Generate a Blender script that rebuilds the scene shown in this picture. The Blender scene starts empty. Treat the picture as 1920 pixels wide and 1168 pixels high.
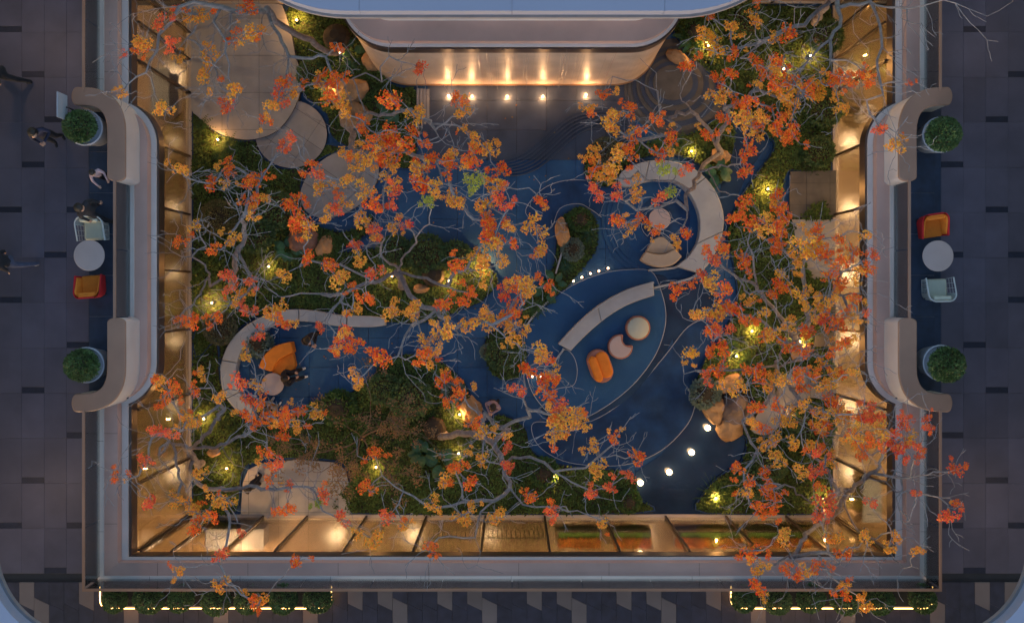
import bpy, bmesh, math, random
import numpy as np
from mathutils import Vector, Matrix, noise as mnoise
random.seed(7); RNG = np.random.default_rng(7)
S = bpy.context.scene
C = S.collection
PI = math.pi
# ------------------------------------------------------------------ camera
ZC = 32.3            # camera height above the courtyard paving (m)
FPX = 1890.0         # focal length in photo pixels (photo 1920 wide)
NX, NY = 960.0, 555.0  # the point straight below the camera
cam_d = bpy.data.cameras.new('camera'); cam = bpy.data.objects.new('camera', cam_d); C.objects.link(cam)
cam.location = (0, 0, ZC); cam.rotation_euler = (0, 0, 0)
cam_d.sensor_width = 36; cam_d.lens = FPX/1920*36; cam_d.shift_y = -(584-NY)/1920
cam_d.clip_start = .1; cam_d.clip_end = 500
S.camera = cam
# ------------------------------------------------------------------ world, sun, exposure
SUN_EL, SUN_ROT = math.radians(4.0), math.radians(200)
W = bpy.data.worlds.new('World'); S.world = W; W.use_nodes = True
wn = W.node_tree; bgn = wn.nodes['Background']
sky = wn.nodes.new('ShaderNodeTexSky'); sky.sky_type = 'NISHITA'; sky.sun_disc = False
sky.sun_elevation = SUN_EL; sky.sun_rotation = SUN_ROT; sky.ozone_density = 2.0; sky.air_density = 1.0; sky.dust_density = 1.0
hsv = wn.nodes.new('ShaderNodeHueSaturation'); hsv.inputs['Saturation'].default_value = .82   # thin dusk haze greys the whole sky
wn.links.new(sky.outputs[0], hsv.inputs['Color']); wn.links.new(hsv.outputs[0], bgn.inputs[0]); bgn.inputs[1].default_value = .15
sun_d = bpy.data.lights.new('sun', 'SUN'); sun = bpy.data.objects.new('sun', sun_d); C.objects.link(sun)
sun_d.energy = .03; sun_d.angle = math.radians(25); sun_d.color = (1, .8, .62)
sun.rotation_euler = (PI/2-SUN_EL-.3, 0, PI-SUN_ROT)
S.view_settings.view_transform = 'Standard'; S.view_settings.look = 'None'
S.view_settings.exposure = 2.55
LAMPS = .30          # all lamps together, against the dusk sky; S.view_settings.gamma = 1
S.cycles.use_denoising = True
S.cycles.max_bounces = 7; S.cycles.diffuse_bounces = 3; S.cycles.glossy_bounces = 3
S.cycles.transparent_max_bounces = 12; S.cycles.sample_clamp_indirect = 4
S.cycles.caustics_reflective = False; S.cycles.caustics_refractive = False

# ------------------------------------------------------------------ measuring and mesh helpers
def P(px, py, z=0.0):
    d = (ZC-z)/FPX
    return Vector(((px-NX)*d, -(py-NY)*d, z))
def P2(px, py, z=0.0):
    v = P(px, py, z); return (v.x, v.y)
def M(px, z=0.0): return px*(ZC-z)/FPX
def spl(pts, n=5, closed=True):
    """Catmull-Rom through pts"""
    out = []; m = len(pts)
    for i in range(m if closed else m-1):
        if closed: a, b, c, d = pts[(i-1) % m], pts[i], pts[(i+1) % m], pts[(i+2) % m]
        else: a, b, c, d = pts[max(i-1, 0)], pts[i], pts[i+1], pts[min(i+2, m-1)]
        for k in range(n):
            t = k/n; t2 = t*t; t3 = t2*t
            out.append(tuple(.5*((2*b[j])+(-a[j]+c[j])*t+(2*a[j]-5*b[j]+4*c[j]-d[j])*t2+(-a[j]+3*b[j]-3*c[j]+d[j])*t3) for j in range(len(b))))
    if not closed: out.append(tuple(pts[-1]))
    return out
def area2(p): return sum(p[i][0]*p[(i+1) % len(p)][1]-p[(i+1) % len(p)][0]*p[i][1] for i in range(len(p)))/2
def ccw(p): return list(p) if area2(p) > 0 else list(p)[::-1]
def inset(poly, d):
    """move every edge of a ccw outline inwards by d (outwards when negative)"""
    poly = ccw(poly); n = len(poly); out = []
    for i in range(n):
        a, b, c = Vector(poly[i-1][:2]), Vector(poly[i][:2]), Vector(poly[(i+1) % n][:2])
        e1 = (b-a); e2 = (c-b)
        if e1.length < 1e-6 or e2.length < 1e-6: out.append(tuple(b)); continue
        e1.normalize(); e2.normalize()
        n1 = Vector((-e1.y, e1.x)); n2 = Vector((-e2.y, e2.x)); m = n1+n2
        if m.length < 1e-4: m = n1
        m.normalize(); k = max(.4, m.dot(n1)); q = b+m*d/k; out.append((q.x, q.y))
    return out
def circ(cx, cy, r, n=48, ry=None, rot=0):
    ry = r if ry is None else ry
    return [(cx+math.cos(t)*r*math.cos(rot)-math.sin(t)*ry*math.sin(rot), cy+math.cos(t)*r*math.sin(rot)+math.sin(t)*ry*math.cos(rot)) for t in [2*PI*i/n for i in range(n)]]
def rrect(x0, y0, x1, y1, r, n=10):
    out = []
    for cx, cy, a0 in ((x1-r, y1-r, 0), (x0+r, y1-r, PI/2), (x0+r, y0+r, PI), (x1-r, y0+r, 1.5*PI)):
        for k in range(n+1):
            a = a0+PI/2*k/n; out.append((cx+r*math.cos(a), cy+r*math.sin(a)))
    return out
def inside(poly, X, Y):
    p = np.array([q[:2] for q in poly]); r = np.zeros(X.shape, bool); j = len(p)-1
    for i in range(len(p)):
        xi, yi = p[i]; xj, yj = p[j]
        if yi != yj:
            c = ((yi > Y) != (yj > Y)) & (X < (xj-xi)*(Y-yi)/(yj-yi)+xi); r ^= c
        j = i
    return r

class MB:
    def __init__(s): s.v = []; s.f = []; s.m = []
    def add(s, v, f, mi=0):
        o = len(s.v); s.v += [tuple(q) for q in v]; s.f += [tuple(i+o for i in q) for q in f]; s.m += [mi]*len(f); return s
    def prism(s, poly, z0, z1, mi=0, top=True, bot=True, chamfer=0):
        poly = ccw(poly); n = len(poly)
        if chamfer:
            ins = inset(poly, chamfer)
            v = [(x, y, z0) for x, y in [q[:2] for q in poly]]+[(x, y, z1-chamfer) for x, y in [q[:2] for q in poly]]+[(x, y, z1) for x, y in ins]
            f = [(i, (i+1) % n, n+(i+1) % n, n+i) for i in range(n)]+[(n+i, n+(i+1) % n, 2*n+(i+1) % n, 2*n+i) for i in range(n)]
            f.append(tuple(range(2*n, 3*n)))
        else:
            v = [(q[0], q[1], z0) for q in poly]+[(q[0], q[1], z1) for q in poly]
            f = [(i, (i+1) % n, n+(i+1) % n, n+i) for i in range(n)]
            if top: f.append(tuple(range(n, 2*n)))
        if bot: f.append(tuple(range(n-1, -1, -1)))
        return s.add(v, f, mi)
    def box(s, x0, y0, z0, x1, y1, z1, mi=0, ch=0):
        x0, x1 = sorted((x0, x1)); y0, y1 = sorted((y0, y1)); z0, z1 = sorted((z0, z1))
        return s.prism([(x0, y0), (x1, y0), (x1, y1), (x0, y1)], z0, z1, mi, chamfer=ch)
    def band(s, a, b, z0, z1, mi=0):
        """strip between two polylines of equal length"""
        return s.prism(list(a)+list(b)[::-1], z0, z1, mi)
    def tube(s, path, rad, n=6, mi=0, cap=True):
        path = [Vector(p) for p in path]; m = len(path)
        if not hasattr(rad, '__len__'): rad = [rad]*m
        up = Vector((0, 0, 1)); v = []; f = []; prev = None
        for i in range(m):
            t = (path[min(i+1, m-1)]-path[max(i-1, 0)])
            if t.length < 1e-7: t = Vector((0, 0, 1))
            t.normalize()
            if prev is None:
                a = t.cross(up)
                if a.length < .1: a = t.cross(Vector((1, 0, 0)))
            else:
                a = prev-t*prev.dot(t)
                if a.length < 1e-4: a = t.cross(Vector((.3, 1, .2)))
            a.normalize(); b = t.cross(a); prev = a
            for k in range(n):
                g = 2*PI*k/n; v.append(path[i]+(a*math.cos(g)+b*math.sin(g))*rad[i])
        for i in range(m-1):
            for k in range(n):
                k2 = (k+1) % n; f.append((i*n+k, i*n+k2, (i+1)*n+k2, (i+1)*n+k))
        if cap: f.append(tuple(range(n-1, -1, -1))); f.append(tuple((m-1)*n+k for k in range(n)))
        return s.add(v, f, mi)
    def lathe(s, prof, c=(0, 0, 0), n=28, mi=0):
        v = []; f = []
        for r, z in prof:
            for k in range(n):
                g = 2*PI*k/n; v.append((c[0]+r*math.cos(g), c[1]+r*math.sin(g), c[2]+z))
        for i in range(len(prof)-1):
            for k in range(n):
                k2 = (k+1) % n; f.append((i*n+k, i*n+k2, (i+1)*n+k2, (i+1)*n+k))
        f.append(tuple(range(n-1, -1, -1))); f.append(tuple((len(prof)-1)*n+k for k in range(n)))
        return s.add(v, f, mi)
    def xf(s, mat):
        s.v = [tuple(mat @ Vector(q)) for q in s.v]; return s
    def mesh(s, name, mats, smooth=False):
        me = bpy.data.meshes.new(name); me.from_pydata(s.v, [], s.f)
        for m in mats: me.materials.append(m)
        if len(mats) > 1: me.polygons.foreach_set('material_index', s.m)
        if smooth: me.polygons.foreach_set('use_smooth', [True]*len(me.polygons))
        me.update(); return me
WL = {}
def tag(o, label=None, cat=None, group=None, kind=None):
    if label: o['label'] = label
    if cat: o['category'] = cat
    if group: o['group'] = group
    if kind: o['kind'] = kind
    return o
def thing(name, label, cat, loc=(0, 0, 0), group=None):
    o = bpy.data.objects.new(name, None); C.objects.link(o); o.location = loc; o.empty_display_size = .2
    WL[o.name] = Vector(loc); return tag(o, label, cat, group)
def obj(name, mb, mat, parent=None, smooth=False, bevel=0, seg=2, angle=40):
    """link one mesh object; vertices are given in world metres"""
    mats = mat if isinstance(mat, (list, tuple)) else [mat]
    off = WL[parent.name] if parent else None
    if off is not None: mb.v = [(a-off.x, b-off.y, c-off.z) for a, b, c in mb.v]
    me = mb.mesh(name, mats, smooth)
    o = bpy.data.objects.new(name, me); C.objects.link(o)
    if parent: o.parent = parent
    WL[o.name] = off if off is not None else Vector((0, 0, 0))
    if bevel:
        b = o.modifiers.new('bevel', 'BEVEL'); b.width = bevel; b.segments = seg; b.limit_method = 'ANGLE'; b.angle_limit = math.radians(angle)
    if smooth:
        try: me.set_sharp_from_angle(angle=math.radians(50))
        except Exception: pass
    return o
def inst(name, me, loc, parent=None, rot=(0, 0, 0), sc=(1, 1, 1)):
    o = bpy.data.objects.new(name, me); C.objects.link(o)
    if parent: o.parent = parent; loc = Vector(loc)-WL[parent.name]
    o.location = loc; o.rotation_euler = rot; o.scale = sc; WL[o.name] = Vector((0, 0, 0)); return o

# ------------------------------------------------------------------ materials
def mat(name, col, rough=.6, var=.12, scale=3.0, bump=0.0, bscale=40.0, metal=0.0, spec=.5, objrand=0.0, col2=None, island=0.0, trans=0.0, emit=None, estr=0.0, coat=0.0):
    m = bpy.data.materials.new(name); m.use_nodes = True; nt = m.node_tree; N = nt.nodes; L = nt.links
    b = N['Principled BSDF']; b.inputs['Roughness'].default_value = rough; b.inputs['Metallic'].default_value = metal
    b.inputs['Specular IOR Level'].default_value = spec
    if coat: b.inputs['Coat Weight'].default_value = coat; b.inputs['Coat Roughness'].default_value = .15
    geo = N.new('ShaderNodeNewGeometry')
    nz = N.new('ShaderNodeTexNoise'); nz.inputs['Scale'].default_value = scale; nz.inputs['Detail'].default_value = 5
    L.new(geo.outputs['Position'], nz.inputs['Vector'])
    mr = N.new('ShaderNodeMapRange'); mr.inputs['From Min'].default_value = .3; mr.inputs['From Max'].default_value = .7
    L.new(nz.outputs['Fac'], mr.inputs['Value'])
    mx = N.new('ShaderNodeMix'); mx.data_type = 'RGBA'
    c1 = [c*(1-var) for c in col]; c2 = [min(1, c*(1+var)) for c in (col2 or col)]
    if col2: c1 = list(col)
    mx.inputs['A'].default_value = (*c1, 1); mx.inputs['B'].default_value = (*c2, 1)
    L.new(mr.outputs['Result'], mx.inputs['Factor']); out = mx.outputs['Result']
    if objrand or island:
        hs = N.new('ShaderNodeHueSaturation'); ma = N.new('ShaderNodeMath'); ma.operation = 'MULTIPLY_ADD'
        if island: L.new(geo.outputs['Random Per Island'], ma.inputs[0]); a = island
        else:
            oi = N.new('ShaderNodeObjectInfo'); L.new(oi.outputs['Random'], ma.inputs[0]); a = objrand
        ma.inputs[1].default_value = 2*a; ma.inputs[2].default_value = 1-a
        L.new(ma.outputs[0], hs.inputs['Value']); L.new(out, hs.inputs['Color']); out = hs.outputs['Color']
        if island:
            mh = N.new('ShaderNodeMath'); mh.operation = 'MULTIPLY_ADD'; mh.inputs[1].default_value = .05; mh.inputs[2].default_value = .475
            wn_ = N.new('ShaderNodeTexWhiteNoise'); wn_.noise_dimensions = '1D'; L.new(geo.outputs['Random Per Island'], wn_.inputs['W'])
            L.new(wn_.outputs['Value'], mh.inputs[0]); L.new(mh.outputs[0], hs.inputs['Hue'])
    L.new(out, b.inputs['Base Color'])
    if bump:
        bn = N.new('ShaderNodeTexNoise'); bn.inputs['Scale'].default_value = bscale; bn.inputs['Detail'].default_value = 4
        L.new(geo.outputs['Position'], bn.inputs['Vector'])
        bp = N.new('ShaderNodeBump'); bp.inputs['Strength'].default_value = bump; bp.inputs['Distance'].default_value = .02
        L.new(bn.outputs['Fac'], bp.inputs['Height']); L.new(bp.outputs['Normal'], b.inputs['Normal'])
    if trans:
        tr = N.new('ShaderNodeBsdfTranslucent'); L.new(out, tr.inputs['Color'])
        ms = N.new('ShaderNodeMixShader'); ms.inputs[0].default_value = trans
        L.new(b.outputs[0], ms.inputs[1]); L.new(tr.outputs[0], ms.inputs[2]); L.new(ms.outputs[0], N['Material Output'].inputs['Surface'])
    if emit: b.inputs['Emission Color'].default_value = (*emit, 1); b.inputs['Emission Strength'].default_value = estr
    return m
def glass(name, tint=(.9, .95, .95), gloss=.12):
    m = bpy.data.materials.new(name); m.use_nodes = True; nt = m.node_tree; N = nt.nodes; L = nt.links
    N.remove(N['Principled BSDF'])
    t = N.new('ShaderNodeBsdfTransparent'); t.inputs[0].default_value = (*tint, 1)
    g = N.new('ShaderNodeBsdfGlossy'); g.inputs['Roughness'].default_value = .02
    fr = N.new('ShaderNodeFresnel'); fr.inputs[0].default_value = 1.5
    ad = N.new('ShaderNodeMath'); ad.operation = 'MULTIPLY_ADD'; ad.inputs[1].default_value = .8; ad.inputs[2].default_value = gloss*.2; ad.use_clamp = True
    L.new(fr.outputs[0], ad.inputs[0])
    mx = N.new('ShaderNodeMixShader'); L.new(ad.outputs[0], mx.inputs[0]); L.new(t.outputs[0], mx.inputs[1]); L.new(g.outputs[0], mx.inputs[2])
    L.new(mx.outputs[0], N['Material Output'].inputs['Surface']); return m
K = {}
K['soil'] = mat('soil', (.03, .024, .016), .95, .4, 4, .5, 30)
K['ground'] = mat('ground', (.03, .035, .045), .9)
K['blue'] = mat('blue_slate', (.008, .044, .125), .5, .15, .75, .4, 18, spec=.35, col2=(.022, .082, .185), objrand=.12)
K['bluedark'] = mat('dark_blue_slate', (.010, .040, .115), .5, .35, 1.6, .3, 26, objrand=.1, spec=.25)
K['blueplat'] = mat('platform_slate', (.009, .055, .155), .5, .1, .9, .35, 24, spec=.3, col2=(.018, .078, .19), objrand=.06)
K['grey'] = mat('grey_slate', (.040, .052, .082), .33, .25, 1.5, .15, 50, objrand=.14)
K['rim'] = mat('rim_line', (.3, .32, .36), .5)
K['tan'] = mat('tan_stone', (.28, .262, .245), .6, .12, 2, .08, 60, objrand=.07)
K['greystone'] = mat('grey_stone', (.215, .212, .215), .65, .12, 2, .08, 60, objrand=.05)
K['darkpave'] = mat('dark_paver', (.075, .07, .065), .6, .2, 3, .1, 40, objrand=.1)
K['tile'] = mat('gallery_tile', (.076, .072, .108), .5, .16, 1.4, .05, 80, objrand=.15)
K['tiled'] = mat('gallery_tile_dark', (.012, .016, .036), .5, .2, 6, .04, 80, objrand=.15)
K['tileb'] = mat('gallery_blue_stone', (.018, .034, .072), .5, .25, 5, .06, 60, objrand=.12)
K['chevl'] = mat('chevron_light', (.155, .13, .135), .5, .08, 2, .04, 80, objrand=.08)
K['chevd'] = mat('chevron_dark', (.03, .032, .056), .5, .25, 4, .04, 80, objrand=.12)
K['white'] = mat('white_stone', (.55, .495, .475), .55, .09, .9, .05, 30)
K['cream'] = mat('bench_stone', (.30, .325, .36), .6, .08, 3, .06, 80)
K['brown'] = mat('taupe_metal', (.46, .295, .25), .5, .12, .8)
K['cap'] = mat('taupe_cap', (.25, .145, .10), .5, .1, 1.2)
K['bronze'] = mat('bronze', (.10, .07, .06), .35, .1, 2, metal=.6)
K['gold'] = mat('gold_trim', (.45, .27, .14), .35, .05, 2, metal=.7)
K['mull'] = mat('mullion', (.06, .045, .035), .4, .1, 2, metal=.5)
K['sill'] = mat('pale_sill', (.5, .42, .36), .45, .05, 2)
K['canopy'] = mat('canopy_panel', (.18, .205, .29), .4, .03, .5)
K['canopyedge'] = mat('canopy_edge', (.14, .14, .16), .5)
K['room'] = mat('room_floor', (.42, .30, .18), .17, .22, .7)
K['roomw'] = mat('room_wall', (.5, .42, .33), .7, .06, 1)
K['glass'] = glass('window_glass', (.92, .9, .86))
K['rail'] = glass('balustrade_glass', (.86, .93, .96), .5)
K['wallstone'] = mat('warm_marble', (.50, .40, .32), .42, .14, 1.6, .03, 10, spec=.25)
K['bark'] = mat('bark', (.20, .185, .19), .9, .3, 9, .7, 45)
K['barkd'] = mat('bark_brown', (.13, .085, .055), .9, .3, 9, .6, 45)
LEAFC = {'O': (.96, .37, .045), 'R': (.93, .175, .02), 'P': (.88, .15, .045), 'Y': (.90, .36, .03), 'G': (.40, .38, .05), 'B': (.26, .15, .065)}
for k, c in LEAFC.items(): K['leaf'+k] = mat('autumn_leaf_'+k, c, .6, .12, 2, island=.3, trans=.22, spec=.2)
K['green'] = mat('groundcover', (.040, .074, .020), .7, .25, 1.1, col2=(.09, .135, .030), island=.5, trans=.25, spec=.25)
K['lawn'] = mat('lawn', (.035, .055, .015), .8, .3, 1.5, col2=(.05, .075, .02), island=.3, trans=.2, spec=.1)
K['fern'] = mat('fern_leaf', (.05, .11, .02), .6, .3, 3, island=.35, trans=.3)
K['broad'] = mat('broad_leaf', (.03, .10, .045), .45, .3, 3, island=.25, trans=.25)
K['paleg'] = mat('pale_leaf', (.12, .17, .13), .6, .2, 3, island=.25, trans=.2)
K['topiary'] = mat('topiary_leaf', (.036, .078, .022), .6, .3, 5, col2=(.07, .12, .03), island=.4, trans=.15)
K['ball'] = mat('olive_leaf', (.14, .13, .045), .7, .25, 5, island=.35, trans=.15)
K['ballg'] = mat('greygreen_leaf', (.085, .10, .06), .7, .25, 5, island=.35, trans=.15)
K['redleaf'] = mat('red_leaf', (.10, .012, .02), .5, .3, 4, island=.3, trans=.2)
K['rock'] = mat('tan_rock', (.30, .19, .10), .85, .3, 2.5, .6, 14)
K['rockr'] = mat('red_rock', (.16, .09, .07), .85, .3, 2.5, .6, 14)
K['rockg'] = mat('grey_rock', (.13, .10, .09), .85, .3, 2.5, .6, 14)
K['pot'] = mat('white_pot', (.28, .31, .37), .35, .05, 2)
K['orange'] = mat('orange_fabric', (.62, .185, .014), .8, .08, 6, .15, 150)
K['red'] = mat('red_fabric', (.45, .008, .015), .8, .1, 6, .15, 150)
K['creamf'] = mat('cream_fabric', (.36, .30, .235), .85, .05, 5, .15, 150)
K['mint'] = mat('wire_white', (.38, .42, .44), .4)
K['tabletop'] = mat('table_top', (.38, .31, .30), .4, .04, 3)
K['dark'] = mat('dark_metal', (.012, .012, .02), .45)
K['rose'] = mat('rose_wood', (.30, .13, .09), .5, .1, 5)
K['pale'] = mat('pale_cushion', (.42, .45, .38), .8, .05, 5, .1, 150)
K['skin'] = mat('skin', (.42, .24, .17), .55, .05, 10)
K['hair'] = mat('hair', (.008, .006, .006), .5, .3, 60, .5, 200)
K['black'] = mat('black_cloth', (.008, .009, .016), .85, .3, 8, .3, 60)
K['navy'] = mat('navy_cloth', (.012, .016, .045), .85, .3, 8, .3, 60)
K['pink'] = mat('pink_cloth', (.42, .30, .32), .85, .1, 8, .3, 60)
K['lilac'] = mat('lilac_cloth', (.25, .19, .24), .85, .1, 8, .3, 60)
K['denim'] = mat('denim', (.05, .06, .11), .85, .2, 12, .3, 90)
K['khaki'] = mat('khaki_cloth', (.28, .19, .11), .85, .1, 8, .3, 60)
K['shoe'] = mat('white_shoe', (.5, .5, .5), .6)
K['water'] = mat('pool_water', (.012, .026, .06), .12, .3, 1, .25, 9, spec=.5)
K['flower'] = mat('orange_flowers', (.75, .30, .06), .6, .3, 3, island=.3, trans=.3)
K['strip'] = mat('grass_strip', (.14, .28, .04), .7, .2, 4)
K['streak'] = mat('water_strand', (.45, .44, .45), .2)
WARM = (1.0, .46, .13); WARM2 = (1.0, .52, .22)
K['bulb'] = mat('lamp_lens', (1, .8, .5), .5, 0, emit=(1, .62, .25), estr=9)
K['globe'] = mat('globe_lens', (1, .9, .8), .5, 0, emit=(1, .6, .26), estr=4)
K['led'] = mat('led_strip', (1, .8, .5), .5, 0, emit=(1, .5, .13), estr=2.2)
K['down'] = mat('downlight_lens', (1, .9, .8), .5, 0, emit=(1, .75, .5), estr=5)
def lamp(name, loc, power, color, parent, kind='POINT', size=.05, rot=None, spot=None):
    d = bpy.data.lights.new(name, kind); d.energy = power*LAMPS; d.color = color
    if kind == 'AREA': d.shape = 'DISK'; d.size = size
    else: d.shadow_soft_size = size
    if spot: d.spot_size = math.radians(spot); d.spot_blend = .6
    o = bpy.data.objects.new(name, d); C.objects.link(o); o.parent = parent
    o.location = Vector(loc)-WL[parent.name]
    if rot: o.rotation_euler = rot
    return o
# ================================================================== large structure
def struct(name, mb, m, parent=None, **k):
    o = obj(name, mb, m, parent, **k)
    if not parent: o['kind'] = 'structure'
    return o
struct('ground', MB().box(-45, -45, -.3, 45, 45, -.045), K['ground'])
# --- courtyard paving: one slab per stone
GX0, GX1, GY0, GY1 = -10.3, 10.3, -7.04, 9.35
BEDS_PX = {
 'waterfall': [(541,12),(640,12),(680,60),(705,110),(738,160),(778,166),(790,215),(785,260),(768,318),(705,298),(650,276),(620,255),(612,215),(585,192),(566,175),(568,150),(556,113),(546,60)],
 'lawn': [(357,190),(380,225),(410,250),(445,264),(482,264),(492,292),(522,313),(560,313),(592,295),(610,270),(640,280),(600,300),(572,330),(566,360),(582,410),(625,432),(665,428),(700,400),(690,440),(640,470),(700,466),(745,458),(800,452),(850,457),(892,470),(920,500),(935,530),(905,565),(860,585),(800,606),(735,606),(640,590),(540,580),(480,596),(438,630),(414,680),(405,640),(357,640)],
 'corner': [(357,640),(405,640),(412,690),(418,730),(440,765),(480,792),(545,775),(590,750),(640,742),(690,712),(722,672),(780,662),(830,680),(880,730),(895,800),(935,775),(985,800),(1000,845),(1060,872),(1180,884),(1195,930),(1190,963),(657,963),(657,900),(640,868),(560,860),(480,866),(455,888),(440,963),(357,963)],
 'oval': [(906,655),(915,625),(945,616),(978,632),(990,668),(980,705),(945,715),(918,695)],
 'leafy': [(1043,435),(1058,402),(1085,389),(1112,402),(1122,432),(1118,470),(1097,500),(1078,522),(1060,542),(1030,570),(1002,600),(985,612),(974,592),(1000,546),(1035,500)],
 'bench': [(1094,310),(1103,278),(1140,262),(1200,268),(1260,258),(1300,248),(1345,222),(1378,245),(1370,310),(1352,345),(1325,322),(1285,296),(1225,293),(1175,312),(1155,345),(1130,352),(1100,340)],
 'east': [(1265,12),(1566,12),(1566,318),(1480,320),(1478,410),(1566,412),(1566,962),(1322,962),(1318,925),(1350,890),(1388,866),(1398,822),(1370,812),(1332,772),(1300,742),(1312,690),(1345,640),(1380,570),(1375,500),(1362,440),(1382,380),(1420,322),(1452,270),(1405,240),(1352,190),(1340,150),(1292,112),(1275,80)],
}
BEDS = {k: [P2(x, y, .1) for x, y in spl(v, 4)] for k, v in BEDS_PX.items()}
for k in BEDS: BEDS[k] = [(min(max(x, GX0+.08), GX1-.08), min(max(y, GY0+.06), GY1-.06)) for x, y in BEDS[k]]
pav = struct('courtyard_paving', MB().box(GX0, GY0, -.04, GX1, GY1, -.032), K['ground'])
sl = .95
nx, ny = int((GX1-GX0)/sl)+1, int((GY1-GY0)/sl)+1
for j in range(ny):
    for i in range(nx):
        off = 0 if j % 2 else .0
        x0, y0 = GX0+i*sl+off, GY0+j*sl; x1, y1 = min(x0+sl, GX1), min(y0+sl, GY1)
        if x1-x0 < .1 or y1-y0 < .1: continue
        gx, gy = np.meshgrid(np.linspace(x0, x1, 5), np.linspace(y0, y1, 5))
        cov = np.zeros(gx.shape, bool)
        for b in BEDS.values(): cov |= inside(b, gx, gy)
        if cov.all(): continue
        top = y0 > 4.0 and -3.6 < x0 < 3.2
        o = obj('paving_slab', MB().box(x0+.004, y0+.004, -.03, x1-.004, y1-.004, random.uniform(-.002, .002), ch=.004), K['grey'] if top else K['blue'], pav)
# --- planting beds with soil and a low kerb
BEDOBJ = {}
for k, b in BEDS.items():
    o = struct('planting_bed', MB().prism(b, -.02, .10), K['soil']); BEDOBJ[k] = o
    kb = MB(); bi = inset(b, .035); n = len(bi); bb = ccw(b)
    for i in range(n):
        j = (i+1) % n
        kb.add([(*bb[i], .0), (*bb[j], .0), (*bi[j], .0), (*bi[i], .0), (*bb[i], .125), (*bb[j], .125), (*bi[j], .125), (*bi[i], .125)], [(4, 5, 6, 7), (0, 1, 5, 4), (2, 3, 7, 6)])
    obj('bed_kerb', kb, K['bluedark'], o)
# --- gallery (the floor one storey up) around the opening
ZF = 5.30
XL, YB = 11.09, 7.64
slab = MB()
slab.box(-22, -20, 4.55, -11.0, 20, ZF-.04); slab.box(11.0, -20, 4.55, 22, 20, ZF-.04)
slab.box(-11.0, -20, 4.55, 11.0, -7.5, ZF-.04)
struct('gallery_floor', slab, K['ground']); GF = bpy.data.objects['gallery_floor']
INS_L = {0: [0], 1: [1], 2: [2], 3: [1], 4: [0, 3], 5: [2], 6: [0], 7: [3], 8: [1], 9: [3], 10: [1], 11: [0, 3], 12: [2]}
INS_R = {0: [1], 1: [3], 2: [2], 3: [0], 4: [2], 5: [0, 3], 6: [3], 7: [1], 8: [2], 9: [0], 10: [2], 11: [0, 3], 12: [1]}
G = .002; TW, TH = .6, 1.207
for side, INS in ((-1, INS_L), (1, INS_R)):
    for r in range(-1, 13):          # tile between joint r-1 (upper) and joint r (lower)
        yl = 7.06-r*TH; yu = yl+TH
        for c in range(-2, 4):
            if side < 0: xr = -11.33-(3-c)*TW; xl_ = xr-TW
            else: xl_ = 11.49+c*TW if True else 0; xr = xl_+TW
            if side > 0 and c > 4: continue
            cc = c
            if side > 0: xl_ = 11.49+(c)*TW; xr = xl_+TW
            y0 = yl
            if cc in INS.get(r, []):
                obj('dark_inset_tile', MB().box(xl_+G, yl+G, ZF-.038, xr-G, yl+.16-G, ZF-.001, ch=.002), K['tiled'], GF); y0 = yl+.16
            if side > 0 and c < 0: continue
            obj('floor_tile', MB().box(xl_+G, y0+G, ZF-.038, xr-G, yu-G, ZF, ch=.003), K['tile'], GF)
    # further columns on the right run out of the picture
    if side > 0:
        for r in range(-1, 13):
            yl = 7.06-r*TH
            for c in (4, 5): obj('floor_tile', MB().box(11.49+c*TW+G, yl+G, ZF-.038, 11.49+(c+1)*TW-G, yl+TH-G, ZF, ch=.003), K['tile'], GF)
    # blue stone strip along the glass and in the bay
    xa = 11.33 if side < 0 else 11.49
    for r in range(-1, 13):
        yl = 7.06-r*TH; yu = yl+TH
        if yl < YB*-1: continue
        obj('blue_stone_tile', MB().box(side*(XL-.02)+G*0, yl+G, ZF-.038, side*(xa-G), yu-G, ZF, ch=.003), K['tileb'], GF)
# chevron paving at the foot of the picture
for k in range(-36, 36):
    x0 = k*.4; x1 = x0+.4; c = k % 6; ybase = -8.23+(.16 if c == 4 else 0)
    rows = {0: (0, 0, 1), 1: (1, 0, 0), 2: (0, 0, 0), 3: (1, 0, 0), 4: (0, 1, 1), 5: (0, 0, 0)}[c]
    tops = [-7.66, ybase, ybase-.62, ybase-1.4]
    for r in range(3):
        ta, tb = tops[r], tops[r]-.19
        if r == 0: tb = ta
        ba, bb_ = tops[r+1], tops[r+1]-.19
        if abs(x0+.2) > 11.3 and r == 0:
            pass
        m = K['chevl'] if rows[r] else K['chevd']
        mb = MB().prism([(x0+.003, ta-.003), (x1-.003, tb-.003), (x1-.003, bb_+.003), (x0+.003, ba+.003)], ZF-.038, ZF+.002, chamfer=.002)
        obj('chevron_tile', mb, m, GF)
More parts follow.
